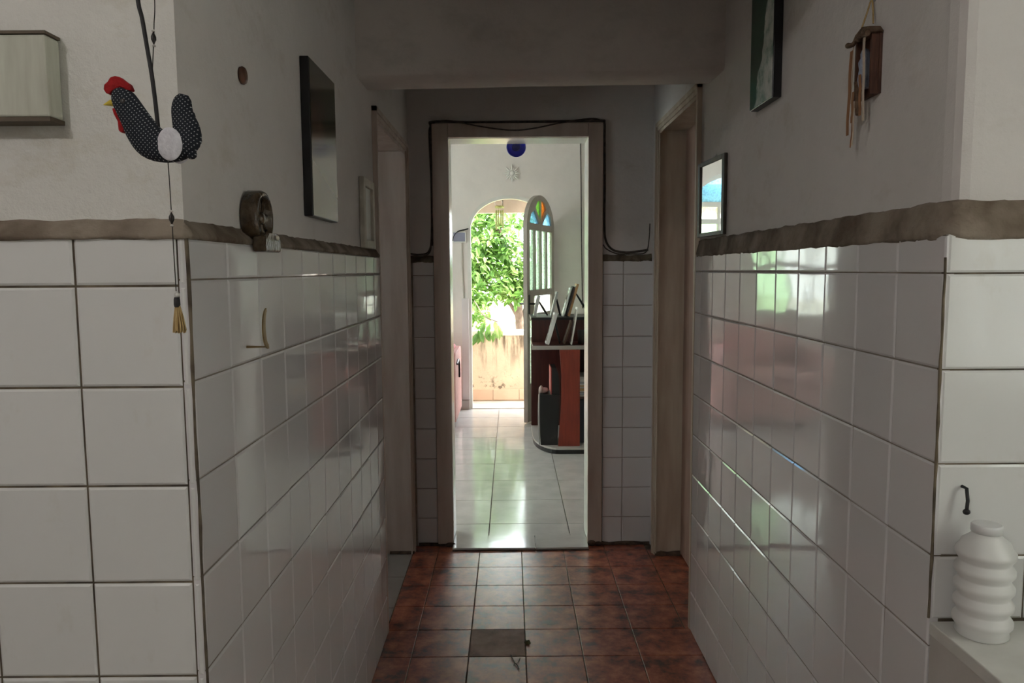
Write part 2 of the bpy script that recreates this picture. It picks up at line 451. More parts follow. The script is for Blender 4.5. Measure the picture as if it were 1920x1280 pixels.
# grime where floor meets wall and door frames
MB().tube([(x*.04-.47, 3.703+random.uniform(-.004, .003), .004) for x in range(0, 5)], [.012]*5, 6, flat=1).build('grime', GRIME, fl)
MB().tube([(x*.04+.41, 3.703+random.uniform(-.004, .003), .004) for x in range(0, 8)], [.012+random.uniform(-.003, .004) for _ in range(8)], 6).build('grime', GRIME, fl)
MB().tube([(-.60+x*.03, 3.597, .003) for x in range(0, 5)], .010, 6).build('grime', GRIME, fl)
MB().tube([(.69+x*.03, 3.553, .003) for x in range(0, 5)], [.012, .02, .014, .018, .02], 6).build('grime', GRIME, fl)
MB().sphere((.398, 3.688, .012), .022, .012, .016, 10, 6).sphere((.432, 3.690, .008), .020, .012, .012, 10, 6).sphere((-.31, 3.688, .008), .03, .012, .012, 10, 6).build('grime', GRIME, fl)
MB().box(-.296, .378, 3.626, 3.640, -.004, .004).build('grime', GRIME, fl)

# ------------------------------------------------------------------ doors
# end door casing
d1 = thing('door_1', (.04, 3.70, 0), 'beige painted door casing at the end of the corridor', None, kind='structure')
MB().box(-.373, -.295, 3.694, 3.7215, .0, 2.079).build('casing_board', WOODPAINT, d1, bevel=.003)
MB().box(.378, .449, 3.694, 3.7215, .0, 2.079).build('casing_board', WOODPAINT, d1, bevel=.003)
MB().box(-.2945, .3775, 3.694, 3.7215, 2.013, 2.079).build('casing_board', WOODPAINT, d1, bevel=.003)
MB().box(-.3145, -.296, 3.7225, 3.89, .015, 2.029).build('jamb', WHITEPAINT, d1)
MB().box(.379, .3975, 3.7225, 3.89, .015, 2.029).build('jamb', WHITEPAINT, d1)
MB().box(-.2955, .3785, 3.7225, 3.89, 2.012, 2.029).build('jamb', WHITEPAINT, d1)
# left door frame
d2 = thing('door_2', (XL, 3.2, 0), 'stepped cream door frame of the open doorway to the pink room', None, kind='structure')
def side_frame(d, xw, sgn, y0, y1, zh, m, depth=.15):
    """xw: outer face; sgn: direction into the wall"""
    for k, (o, t, w0, w1) in enumerate(((.016, 0, .0, .018), (.010, 0, .018, .034), (.004, 0, .034, .048))):
        xo = xw - sgn*(-.004+.0) + sgn*(.012-o)
        for ya, yb in ((y0+w0-.004, y0+w1-.004), (y1-w1+.004, y1-w0+.004)):
            MB().box(xo, xw+sgn*.018, ya, yb, 0, zh-w0+.004).build('casing_strip', m, d)
        MB().box(xo, xw+sgn*.018, y0+w0-.004, y1-w0+.004, zh-w1+.004, zh-w0+.004).build('casing_strip', m, d)
    a = xw+sgn*.0185
    MB().box(a, xw+sgn*(depth+.018), y0, y0+.03, 0, zh).build('jamb', m, d)
    MB().box(a, xw+sgn*(depth+.018), y1-.03, y1, 0, zh).build('jamb', m, d)
    MB().box(a, xw+sgn*(depth+.018), y0+.0302, y1-.0302, zh-.03, zh).build('jamb', m, d)
side_frame(d2, XL, -1, LD0-.02, LD1+.03, LDH+.01, WOODPAINT)
d3 = thing('door_3', (XR, 3.2, 0), 'stepped cream door frame with closed pinkish door on the right', None, kind='structure')
side_frame(d3, XR, 1, RD0-.02, RD1+.03, RDH+.015, WOODPAINT2)
MB().box(.815, .845, RD0+.012, RD1-.002, .008, RDH-.018).build('door_slab', DOORWOOD, d3)
MB().tube([(.814, 2.93, 1.0), (.775, 2.93, 1.0), (.770, 2.95, 1.0), (.770, 3.03, 1.0)], .008, 8).build('door_handle', STEEL, d3)

# ------------------------------------------------------------------ cables on the end wall
def sm(pts, n=6):
    """Catmull-Rom"""
    P = [Vector(p) for p in pts]; P = [P[0]*2-P[1]] + P + [P[-1]*2-P[-2]]
    out = []
    for i in range(1, len(P)-2):
        for k in range(n):
            t = k/n; a, b, c, d = P[i-1], P[i], P[i+1], P[i+2]
            out.append(.5*((2*b)+(-a+c)*t+(2*a-5*b+4*c-d)*t*t+(-a+3*b-3*c+d)*t**3))
    out.append(P[-2]); return out
CY = 3.716
cb = thing('cable_run', (-.38, CY, 1.46), 'dark cables run around the top and sides of the end door casing', 'cable')
p = [(-.487, CY, 1.462), (-.44, CY-.004, 1.458), (-.397, CY, 1.475), (-.383, CY, 1.56), (-.381, CY, 1.80), (-.386, CY, 1.98), (-.384, CY, 2.06), (-.355, CY-.012, 2.087), (-.28, CY-.03, 2.088), (-.17, 3.690, 2.068), (-.06, 3.688, 2.050), (.03, 3.687, 2.043), (.12, 3.688, 2.052), (.24, 3.690, 2.076), (.34, CY-.02, 2.092), (.41, CY-.004, 2.099), (.456, CY, 2.085)]
MB().tube(sm(p), .0035, 7).build('cable', CABLE, cb)
p = [(-.378, CY, 1.50), (-.379, CY, 1.8), (-.378, CY, 2.05), (-.368, CY-.01, 2.088), (-.2, CY-.006, 2.087), (.04, CY-.006, 2.087), (.3, CY-.006, 2.088), (.44, CY-.006, 2.09), (.457, CY, 2.08), (.458, CY, 2.0), (.460, CY, 1.8), (.459, CY, 1.6), (.466, CY, 1.52), (.50, CY, 1.475), (.56, CY-.004, 1.462), (.62, CY-.004, 1.466), (.672, CY-.002, 1.474)]
MB().tube(sm(p), .0055, 7).build('cable', CABLE, cb)
p = [(.452, CY-.004, 1.50), (.47, CY-.004, 1.478), (.52, CY-.008, 1.456), (.60, CY-.010, 1.454), (.66, CY-.008, 1.462), (.675, CY-.004, 1.52), (.680, CY, 1.60)]
MB().tube(sm(p), .003, 7).build('cable', CABLE, cb)
p = [(-.384, CY-.006, 1.52), (-.392, CY-.008, 1.47), (-.42, CY-.010, 1.452), (-.485, CY-.006, 1.448)]
MB().tube(sm(p), .0035, 7).build('cable', CABLE, cb)


# ================================================================== LEFT WALL THINGS
# fabric rooster mobile, hanging in front of the left return wall
RY = 1.005
def rk(cx, cy):      # picture-crop units of the rooster -> metres in its own plane
    s = .000173
    return (-.5225 + (cx-360)*s, RY, 1.5210 + (1180-cy)*s)
SPOT, nt, b = node_mat('black_dotted_cotton')
tc = nt.nodes.new('ShaderNodeTexCoord'); mp = nt.nodes.new('ShaderNodeMapping')
mp.inputs['Rotation'].default_value = (0, math.radians(40), 0); mp.inputs['Scale'].default_value = (1, .001, 1)
vo = nt.nodes.new('ShaderNodeTexVoronoi'); vo.inputs['Randomness'].default_value = 0; vo.inputs['Scale'].default_value = 250
nt.links.new(tc.outputs['Object'], mp.inputs['Vector']); nt.links.new(mp.outputs['Vector'], vo.inputs['Vector'])
nt.links.new(ramp(nt, vo.outputs['Distance'], [(.24, (.62, .64, .66)), (.32, (.008, .011, .018))]), b.inputs['Base Color'])
b.inputs['Roughness'].default_value = .9
RED = mat('red_felt', (.42, .012, .014), (.30, .008, .010), 120, .95, .3, 300)
WHITEFELT = mat('white_felt', (.80, .79, .84), (.68, .67, .72), 150, .95, .3, 300)
YELLOW = mat('yellow_felt', (.66, .50, .06), None, rough=.8)
RAFFIA = mat('raffia_straw', (.58, .42, .20), (.40, .26, .10), 90, .8, stretch=(4, 4, .5))
BEAD = mat('dark_wood_bead', (.018, .014, .012), None, rough=.3)
BEADW = mat('pale_bead', (.7, .68, .64), None, rough=.4)
rt = thing('rooster_mobile', (-.45, RY, 1.56), 'black dotted fabric rooster with red comb hanging on a cord over the tiles', 'ornament')
spine = [(474, 612, 8), (476, 632, 52), (490, 690, 86), (528, 762, 98), (575, 850, 108), (625, 940, 122), (690, 1020, 128), (780, 1050, 122), (880, 1040, 122), (950, 1000, 112), (955, 920, 100), (935, 840, 84), (930, 770, 76), (940, 710, 62), (948, 675, 34)]
pts = sm([rk(a, b_) for a, b_, _ in spine], 4)
rad = [q.x for q in sm([(r_*.000173, 0, 0) for _, _, r_ in spine], 4)]
mb = MB().tube(pts, rad, 20)
for i, v in enumerate(mb.v): mb.v[i] = (v[0], RY + (v[1]-RY)*.72, v[2])
# rag edge: small tufts along the seam
body = mb.build('body', SPOT, rt)
for fa in ((985, 830, 42), (1000, 870, 34), (1030, 1010, 36), (985, 1110, 40)):
    c = rk(fa[0], fa[1]); MB().sphere(c, fa[2]*.000173, .008, fa[2]*.000173, 10, 6).build('feather_lump', SPOT, body)
MB().prism([rk(*q)[::2] for q in ((385, 670), (366, 640), (372, 605), (400, 582), (420, 552), (455, 542), (490, 550), (520, 575), (555, 598), (572, 640), (560, 650), (500, 630), (440, 640), (410, 672))], RY-.006, RY+.006, 'Y').build('comb', RED, rt, bevel=.002)
MB().prism([rk(*q)[::2] for q in ((415, 770), (460, 780), (490, 850), (500, 940), (480, 958), (455, 935), (452, 870), (425, 815))], RY-.005, RY+.005, 'Y').build('wattle', RED, rt, bevel=.002)
MB().tube([rk(440, 732), rk(400, 732), rk(345, 745)], [.0046, .004, .0006], 10).build('beak', YELLOW, rt)
for s_ in (-1, 1):
    c = rk(520, 735); MB().sphere((c[0], RY+s_*.0105, c[2]), .004, .002, .0042, 10, 6).build('eye', BEAD, rt)
    c = rk(860, 1048); MB().sphere((c[0], RY+s_*.0135, c[2]), .0163, .004, .0212, 24, 10).build('wing', WHITEFELT, rt)
cu = rk(745, 935)
strap = [cu, rk(732, 720), rk(715, 520), rk(690, 320), rk(665, 120), rk(640, -40), (-.484, RY+.02, 1.83), (-.487, RY+.05, 1.955)]
MB().tube(sm(strap), .0028, 8).build('cord', BLACKCORD, rt)
s1 = [rk(722, 500), rk(738, 340), rk(745, 270), rk(752, 160), rk(765, -10), (-.462, RY+.02, 1.82), (-.485, RY+.05, 1.955)]
MB().tube(sm(s1), .0007, 6).build('string', STRING, rt)
def bead(c, r=.0031, h=.0078):
    x, y, z = c
    MB().lathe([(.0006, -h), (r, -h*.25), (r, h*.25), (.0006, h)], c, 'Z', 12).build('bead', BEAD, rt)
    for q in (-1, 1): MB().sphere((x, y, z+q*(h+.0016)), .0026, .0026, .0016, 8, 5).build('bead', BEADW, rt)
bead(rk(743, 265))
zb = rk(805, 1180)
s2 = [(zb[0], RY, 1.527), (zb[0]+.001, RY, 1.48), (zb[0]+.0025, RY, 1.355)]
MB().tube(sm(s2), .0007, 6).build('string', STRING, rt)
bead((zb[0]+.0012, RY, 1.4505), .0035, .0078)
tx = zb[0]+.003
ts = MB()
for i in range(34):
    a = random.uniform(0, 2*PI); q = math.sqrt(random.random())
    ex, ey = math.cos(a)*q*.0095+.0015, math.sin(a)*q*.006
    ts.tube([(tx+ex*.3, RY+ey*.3, 1.336), (tx+ex*.7, RY+ey*.7, 1.320), (tx+ex, RY+ey, 1.301+random.uniform(-.002, .003))], .0011, 4)
tas = ts.build('tassel', RAFFIA, rt)
MB().lathe([(.0035, 1.334), (.0042, 1.337), (.004, 1.344), (.0032, 1.347)], (tx, RY, 0), 'Z', 12).build('binding', BLACKCORD, tas)
MB().sphere((tx+.0006, RY, 1.350), .0038, .0035, .0036, 10, 6).build('knot', BEADW, tas)
MB().tube([(-.487, 1.139, 1.955), (-.487, RY+.055, 1.955), (-.487, RY+.045, 1.965)], .004, 8).build('wall_peg', STEEL, rt)

# cropped wooden box on the return wall
wb = thing('wall_box', (-.74, 1.125, 1.60), 'narrow whitewashed wooden wall box with brown end rails beside the rooster', 'wall box')
WASH = mat('whitewashed_wood', (.62, .63, .54), (.50, .50, .42), 12, .7, stretch=(4, 4, .5))
BROWNW = mat('brown_wood', (.12, .085, .05), (.07, .05, .03), 25, .6, stretch=(.4, 4, 4))
MB().box(-.83, -.655, 1.105, 1.1395, 1.602, 1.716).build('body', WASH, wb, bevel=.003)
MB().box(-.832, -.6535, 1.103, 1.1395, 1.7162, 1.7205).build('rail', BROWNW, wb)
MB().box(-.832, -.6535, 1.103, 1.1395, 1.5955, 1.6018).build('rail', BROWNW, wb)

# round brown wall button
MB().lathe([(.004, 0), (.0155, .001), (.0165, .005), (.014, .009), (.006, .011), (.001, .0112)], (PL, 1.432, 1.739), 'X', 18).build('wall_button', mat('brown_wood_button', (.16, .07, .04), (.08, .035, .02), 60, .4), label='small round brown wooden button stuck high on the left plaster wall', cat='button', origin=(PL, 1.432, 1.739))

# ceramic ship wheel plaque
WC = mat('glazed_brown_ceramic', (.12, .08, .045), (.04, .026, .015), 30, .22, .5, 90, coat=.4)
WC2 = mat('dark_wheel_hollow', (.05, .035, .025), None, rough=.4)
SHELLW = mat('pale_shell', (.85, .80, .68), None, rough=.3)
wx, wy, wz = PL, 1.445, 1.480
wt = thing('wheel_plaque', (wx, wy, 1.416), 'brown glazed ceramic ship wheel plaque standing on the tile ledge', 'plaque')
MB().lathe([(.046, .0), (.052, .004), (.052, .026), (.049, .032), (.044, .033), (.040, .030), (.040, .016), (.001, .015)], (wx, wy, wz), 'X', 28).build('rim', WC, wt)
MB().lathe([(.012, .014), (.012, .026), (.008, .030), (.001, .031)], (wx, wy, wz), 'X', 14).build('hub', WC, wt)
for k in range(8):
    a = k*PI/4+.2
    MB().tube([(wx+.022, wy+math.cos(a)*.010, wz+math.sin(a)*.010), (wx+.023, wy+math.cos(a)*.026, wz+math.sin(a)*.026), (wx+.022, wy+math.cos(a)*.041, wz+math.sin(a)*.041)], [.003, .0045, .003], 7).build('spoke', WC, wt)
MB().prism([(wy-.046, 1.4165), (wy+.046, 1.4165), (wy+.050, 1.426), (wy+.045, 1.444), (wy+.028, 1.452), (wy-.028, 1.452), (wy-.045, 1.444), (wy-.050, 1.426)], wx+.021, wx+.046, 'X').build('base', WC, wt, bevel=.004)
MB().sphere((wx+.047, wy+.02, 1.444), .004, .006, .005, 10, 6).build('shell', SHELLW, wt)

# brass crescent on a sucker hook, standing off the tiles
ct = thing('crescent_hook', (XL, 1.372, 1.245), 'slim brass crescent moon hook standing off the glazed tiles', 'hook')
cp = []
for i in range(17):
    a = math.radians(100 + 175*i/16); cp.append((1.40+.058*math.cos(a)*.75, 1.285+.037*math.sin(a)))
for i in range(1, 16):
    a = math.radians(275 - 175*i/16); cp.append((1.403+.040*math.cos(a)*.62, 1.287+.031*math.sin(a)))
cp = [(1.355+(y-1.40)*.62, z-.006) for y, z in cp]
MB().prism(cp, XL+.038, XL+.0405, 'X').build('crescent', BRASS, ct)
MB().tube([(XL+.0005, 1.3555, 1.2455), (XL+.03, 1.3555, 1.2455), (XL+.0405, 1.3545, 1.2455)], [.0026, .0014, .0014], 8).build('peg', BRASS, ct)

# black framed picture behind glass
def picture_mat(name, stops_noise, vert, rough=.05):
    m, nt, b = node_mat(name)
    tc = nt.nodes.new('ShaderNodeTexCoord'); sx = nt.nodes.new('ShaderNodeSeparateXYZ')
    nt.links.new(tc.outputs['Generated'], sx.inputs[0])
    c1 = ramp(nt, noise(nt, stops_noise[0], 4, .6), stops_noise[1])
    return m, nt, b, sx, c1
m, nt, b, sx, c1 = picture_mat('dark_garden_picture', (9, [(.35, (.006, .012, .004)), (.55, (.02, .035, .008)), (.75, (.05, .07, .02))]), None)
fg = ramp(nt, noise(nt, 14, 3), [(.35, (.02, .008, .006)), (.6, (.16, .06, .03)), (.8, (.30, .14, .07))])
# a warm vague figure in the middle third
def band(nt, out, a, b_, c, d):
    r = nt.nodes.new('ShaderNodeValToRGB'); e = r.color_ramp.elements; e.new(.5); e.new(.6)
    for el, pz, v in zip(e, (a, b_, c, d), (0, 1, 1, 0)): el.position = pz; el.color = (v, v, v, 1)
    nt.links.new(out, r.inputs['Fac']); return r.outputs['Color']
mu = nt.nodes.new('ShaderNodeMath'); mu.operation = 'MULTIPLY'
nt.links.new(band(nt, sx.outputs[1], .02, .12, .30, .48), mu.inputs[0]); nt.links.new(band(nt, sx.outputs[2], .32, .50, .68, .78), mu.inputs[1])
glare_col = ramp(nt, sx.outputs[2], [(.0, (.30, .28, .20)), (.45, (.20, .18, .14)), (.58, (.02, .02, .012))])  # pale doorway glare painted into the lower half of the print
glare_fac = ramp(nt, sx.outputs[2], [(.40, (1, 1, 1)), (.56, (0, 0, 0))])
cc = mixc(nt, glare_fac, mixc(nt, mu.outputs[0], c1, fg), glare_col)
nt.links.new(cc, b.inputs['Base Color']); b.inputs['Roughness'].default_value = .16; b.inputs['Coat Weight'].default_value = .5; b.inputs['Coat Roughness'].default_value = .1
PICL = m
pt = thing('garden_picture', (PL, 1.98, 1.51), 'dark garden picture on a deep black box frame on the left wall', 'picture')
MB().box(PL+.0005, PL+.022, 1.835, 2.098, 1.512, 1.885).build('box_frame', BLACK, pt, bevel=.002)
MB().box(PL+.0222, PL+.0232, 1.838, 2.095, 1.515, 1.882).build('print', PICL, pt)

# small pale frame beside the left door
pf = thing('small_frame', (PL, 2.58, 1.455), 'small pale wooden frame with a white panel beside the left doorway', 'picture')
PALEW = mat('pale_frame_wood', (.62, .58, .50), (.50, .46, .39), 20, .45)
y0, y1, z0, z1 = 2.508, 2.70, 1.456, 1.688
MB().box(PL+.0005, PL+.018, y0, y0+.028, z0, z1).build('frame_bar', PALEW, pf, bevel=.003)
MB().box(PL+.0005, PL+.018, y1-.028, y1, z0, z1).build('frame_bar', PALEW, pf, bevel=.003)
MB().box(PL+.0005, PL+.018, y0+.0285, y1-.0285, z0, z0+.028).build('frame_bar', PALEW, pf, bevel=.003)
MB().box(PL+.0005, PL+.018, y0+.0285, y1-.0285, z1-.028, z1).build('frame_bar', PALEW, pf, bevel=.003)
MB().box(PL+.0005, PL+.008, y0+.0287, y1-.0287, z0+.0287, z1-.0287).build('panel', mat('white_glass_panel', (.78, .80, .76), None, rough=.5), pf)

# ================================================================== RIGHT WALL THINGS
m, nt, b, sx, c1 = picture_mat('green_white_picture', (10, [(.30, (.004, .03, .016)), (.6, (.02, .10, .055))]), None)
wh = ramp(nt, noise(nt, 16, 4, .6), [(.36, (.22, .36, .30)), (.48, (.62, .68, .63)), (.62, (.82, .84, .80)), (.68, (.25, .30, .27))])
dg = nt.nodes.new('ShaderNodeMath'); dg.operation = 'MULTIPLY_ADD'; dg.inputs[1].default_value = .75
nt.links.new(sx.outputs[2], dg.inputs[0]); nt.links.new(sx.outputs[1], dg.inputs[2])
nz = nt.nodes.new('ShaderNodeMath'); nz.operation = 'MULTIPLY_ADD'; nz.inputs[1].default_value = .45
nt.links.new(noise(nt, 18, 2), nz.inputs[0]); nt.links.new(dg.outputs[0], nz.inputs[2])
fc = ramp(nt, nz.outputs[0], [(.95, (1, 1, 1)), (1.0, (0, 0, 0))])
nt.links.new(mixc(nt, fc, c1, wh), b.inputs['Base Color']); b.inputs['Roughness'].default_value = .3
PICR = m
p2 = thing('green_picture', (PR, 2.07, 1.82), 'green and white figure picture on a deep black box frame on the right wall', 'picture')
MB().box(PR-.0005, PR-.024, 1.982, 2.165, 1.815, 2.20).build('box_frame', BLACK, p2, bevel=.002)
MB().box(PR-.0242, PR-.0252, 1.985, 2.162, 1.818, 2.197).build('print', PICR, p2)

# little wooden shrine with raffia ribbons
ot = thing('shrine_ornament', (PR, 1.49, 1.62), 'small brown wooden shrine with hanging raffia ribbons on the right plaster wall', 'ornament')
SHW = mat('shrine_wood', (.14, .06, .035), (.07, .03, .02), 40, .6, stretch=(4, 4, .6))
BARK = mat('rough_bark', (.09, .05, .03), (.20, .13, .08), 60, .9, .8, 80)
oy = 1.488
MB().box(PR-.0005, PR-.006, oy-.036, oy+.036, 1.705, 1.815).build('back_board', SHW, ot)
MB().box(PR-.0062, PR-.020, oy-.034, oy-.028, 1.705, 1.815).build('side_board', SHW, ot)
MB().box(PR-.0062, PR-.020, oy+.028, oy+.034, 1.705, 1.815).build('side_board', SHW, ot)
MB().prism([(oy-.044, 1.815), (oy+.044, 1.815), (oy+.030, 1.828), (oy, 1.836), (oy-.030, 1.828)], PR-.001, PR-.025, 'X').build('roof', BARK, ot, bevel=.003)
MB().tube([(PR-.030, oy+.046-.012*i, 1.812+random.uniform(-.003, .003)) for i in range(8)], [.004+random.uniform(-.001, .002) for _ in range(8)], 8).build('bark_trim', BARK, ot)
FIG = mat('blue_grey_figure', (.36, .40, .50), (.22, .25, .33), 60, .5)
MB().lathe([(.011, 1.722), (.013, 1.735), (.010, 1.757), (.012, 1.770), (.008, 1.778), (.0085, 1.786), (.006, 1.793), (.001, 1.796)], (PR-.016, oy, 0), 'Z', 14).build('figurine', FIG, ot)
MB().tube(sm([(PR-.015, oy-.026, 1.834), (PR-.010, oy-.012, 1.865), (PR-.008, oy, 1.885), (PR-.010, oy+.012, 1.865), (PR-.015, oy+.026, 1.834)]), .0016, 6).build('hanging_cord', RAFFIA, ot)
MB().tube([(PR, oy, 1.884), (PR-.012, oy, 1.886)], .002, 6).build('nail', STEEL, ot)
RIB = mat('orange_raffia', (.40, .19, .08), (.26, .11, .045), 60, .7, stretch=(6, 6, .3))
RIBP = mat('cream_ribbon', (.66, .56, .46), (.54, .44, .34), 60, .6, stretch=(6, 6, .3))
def ribbon(y, x, z0, z1, w, m, dy=0):
    n = 7; vs, fs = [], []
    for i in range(n):
        t = i/(n-1); z = z0+(z1-z0)*t; yy = y+dy*t+.0015*math.sin(i*1.9+y*90)
        vs += [(x-.0006, yy-w/2, z), (x-.0006, yy+w/2, z), (x+.0006, yy+w/2, z), (x+.0006, yy-w/2, z)]
        if i:
            a = (i-1)*4; c = i*4
            fs += [(a+k, a+(k+1) % 4, c+(k+1) % 4, c+k) for k in range(4)]
    fs += [(3, 2, 1, 0), tuple((n-1)*4+k for k in range(4))]
    MB().add(vs, fs).build('ribbon', m, ot)
for a in ((oy+.034, PR-.028, 1.80, 1.640, .010, RIB, .006), (oy+.022, PR-.027, 1.72, 1.662, .008, RIB, .002), (oy-.010, PR-.029, 1.745, 1.668, .009, RIB, -.004),
          (oy-.024, PR-.030, 1.812, 1.655, .008, RIBP, -.006), (oy+.012, PR-.028, 1.70, 1.617, .0045, RIBP, .004), (oy+.020, PR-.026, 1.69, 1.615, .003, RIB, .008), (oy+.030, PR-.026, 1.81, 1.70, .004, RIBP, .002)):
    ribbon(*a)
MB().tube(sm([(PR-.027, oy+.006, 1.735), (PR-.026, oy+.004, 1.71), (PR-.025, oy+.007, 1.685), (PR-.024, oy+.006, 1.672)]), [.006]*6+[.005]*6+[.004]*6+[.002], 8).build('pod_bundle', BARK, ot)

# mirror in a dark frame
mt_ = thing('wall_mirror', (PR, 2.60, 1.488), 'narrow mirror in a dark wooden frame beside the right door', 'mirror')
MIRROR = mat('mirror_glass', (.86, .88, .88), None, rough=.01, metal=1)
DKW = mat('dark_mirror_wood', (.055, .042, .03), (.03, .022, .016), 30, .5)
y0, y1, z0, z1 = 2.455, 2.730, 1.490, 1.748
MT = Matrix.Translation((PR, y0, 0)) @ Matrix.Rotation(.062, 4, 'Z') @ Matrix.Translation((-PR, -y0, 0))
MB().box(PR-.0005, PR-.012, y0, y0+.025, z0, z1).xf(MT).build('frame_bar', DKW, mt_, bevel=.002)
MB().box(PR-.0005, PR-.012, y1-.025, y1, z0, z1).xf(MT).build('frame_bar', DKW, mt_, bevel=.002)
MB().box(PR-.0005, PR-.012, y0+.0255, y1-.0255, z0, z0+.014).xf(MT).build('frame_bar', DKW, mt_, bevel=.002)
MB().box(PR-.0005, PR-.012, y0+.0255, y1-.0255, z1-.014, z1).xf(MT).build('frame_bar', DKW, mt_, bevel=.002)
MB().box(PR-.0005, PR-.007, y0+.0257, y1-.0257, z0+.0145, z1-.0145).xf(MT).build('glass', MIRROR, mt_)
MB().tube([(PR, 2.59, 1.762), (PR-.008, 2.59, 1.756), (PR-.008, 2.59, 1.749)], .003, 6).build('nail', STEEL, mt_)

# ================================================================== KITCHEN THINGS
kc = thing('kitchen_counter', (1.0, -.2, 0), 'pale kitchen counter with a thin stone worktop beside the corridor mouth', 'counter')
MB().box(.681, 1.29, -1.6, 1.1835, 0, .7845).build('body', mat('counter_render', (.58, .55, .52), (.48, .45, .42), 6, .6, .15, 30), kc)
MB().box(.678, 1.29, -1.6, 1.1835, .785, .806).build('worktop', mat('pale_stone', (.74, .73, .69), (.60, .59, .55), 9, .3), kc, bevel=.002)
prof = [(.034, 0), (.038, .004)]
for i in range(5):
    z = .012+i*.027
    prof += [(.036, z), (.042, z+.009), (.042, z+.016), (.036, z+.024)]
prof += [(.034, .150), (.022, .160), (.019, .164)]
jar = thing('ribbed_bottle', (.735, 1.138, .8065), 'white ribbed plastic bottle standing on the kitchen worktop', 'bottle')
MB().lathe([(r_, .8065+z) for r_, z in prof], (.735, 1.138, 0), 'Z', 24).build('body', mat('white_plastic', (.80, .80, .78), None, rough=.35), jar)
MB().lathe([(.021, .971), (.022, .972), (.022, .982), (.020, .984)], (.735, 1.138, 0), 'Z', 20).build('cap', mat('white_plastic_cap', (.72, .72, .72), None, rough=.4), jar)
hk = MB().tube([(.7215, 1.184, 1.030), (.7215, 1.172, 1.030), (.7205, 1.166, 1.012), (.7195, 1.166, .997)], .0028, 8).sphere((.7195, 1.166, .994), .006, .005, .005, 10, 6)
hk.build('tile_hook', BLACK, label='small black hook on the pale tiles above the kitchen worktop', cat='hook', origin=(.7215, 1.184, 1.01))

# bare bulb on the kitchen ceiling
lamp = thing('ceiling_lamp', (-1.25, -.95, 2.75), 'bare bulb in a white socket on the kitchen ceiling', 'lamp')
MB().lathe([(.05, 2.7495), (.05, 2.735), (.022, 2.728), (.020, 2.68)], (-1.25, -.95, 0), 'Z', 20).build('socket', WHITEPAINT, lamp)
BULB, nt, b = node_mat('lit_bulb')
b.inputs['Emission Color'].default_value = (1, .97, .93, 1); b.inputs['Emission Strength'].default_value = 205
MB().sphere((-1.25, -.95, 2.625), .045, .045, .056, 16, 10).build('bulb', BULB, lamp)

# kitchen window with plain glass, added windows lighting the pink room and front room
def glass_mat(name, col, trans=.55, rough=.25, bump=.6, bs=60):
    m = bpy.data.materials.new(name); m.use_nodes = True; nt = m.node_tree; nt.nodes.clear()
    out = nt.nodes.new('ShaderNodeOutputMaterial')
    tr = nt.nodes.new('ShaderNodeBsdfTransparent'); tr.inputs[0].default_value = (*col, 1)
    tl = nt.nodes.new('ShaderNodeBsdfTranslucent'); tl.inputs[0].default_value = (*col, 1)
    gl = nt.nodes.new('ShaderNodeBsdfGlossy'); gl.inputs['Roughness'].default_value = rough
    bm = nt.nodes.new('ShaderNodeBump'); bm.inputs['Strength'].default_value = bump; bm.inputs['Distance'].default_value = .004
    nt.links.new(noise(nt, bs, 2), bm.inputs['Height'])
    nt.links.new(bm.outputs[0], tl.inputs['Normal']); nt.links.new(bm.outputs[0], gl.inputs['Normal'])
    m1 = nt.nodes.new('ShaderNodeMixShader'); m2 = nt.nodes.new('ShaderNodeMixShader')
    rc = ramp(nt, noise(nt, bs, 2), [(.38, (trans*.6,)*3), (.62, (min(1, trans*1.4),)*3)])
    nt.links.new(rc, m1.inputs[0]); nt.links.new(tl.outputs[0], m1.inputs[1]); nt.links.new(tr.outputs[0], m1.inputs[2])
    m2.inputs[0].default_value = .07; nt.links.new(m1.outputs[0], m2.inputs[1]); nt.links.new(gl.outputs[0], m2.inputs[2])
    nt.links.new(m2.outputs[0], out.inputs[0]); return m
G_WHITE = glass_mat('textured_clear_glass', (.93, .97, .93), .5)
G_GREEN = glass_mat('green_glass', (.50, .85, .30), .45)
G_PGREEN = glass_mat('pale_green_glass', (.80, .96, .84), .45)
G_ORANGE = glass_mat('orange_glass', (.90, .50, .18), .45)
G_GREENP = glass_mat('soft_green_glass', (.74, .92, .70), .45)
G_BLUE = glass_mat('blue_glass', (.45, .74, .93), .45)
def side_window(name, xa, y0, y1, z0, z1, label, n=3):
    w = thing(name, (xa, (y0+y1)/2, z0), label, None, kind='structure')
    f_ = .04
    for a, b_, c, d in ((y0, y1, z0, z0+f_), (y0, y1, z1-f_, z1), (y0, y0+f_, z0+f_, z1-f_), (y1-f_, y1, z0+f_, z1-f_)):
        MB().box(xa, xa-.04, a, b_, c, d).build('frame_bar', WHITEPAINT, w)
    st = (y1-y0-2*f_)/n
    for i in range(n):
        a = y0+f_+i*st
        if i: MB().box(xa, xa-.04, a-.012, a+.012, z0+f_, z1-f_).build('mullion', WHITEPAINT, w)
        MB().box(xa-.018, xa-.022, a+(.012 if i else 0), a+st-(.012 if i < n-1 else 0), z0+f_, z1-f_).build('pane', G_WHITE, w)
side_window('window_1', 1.40, .05, .70, 1.03, 1.9, 'kitchen window over the counter')
side_window('added_window_2', -2.20, 2.1, 2.7, 1.2, 1.8, 'small unseen window added to light the pink room', 2)  # unseen opening, added to bring some light into the pink room
side_window('added_window_3', -2.66, 4.85, 6.35, .95, 2.15, 'unseen side window of textured glass added to light the front room')  # unseen opening, added for more daylight in the front room

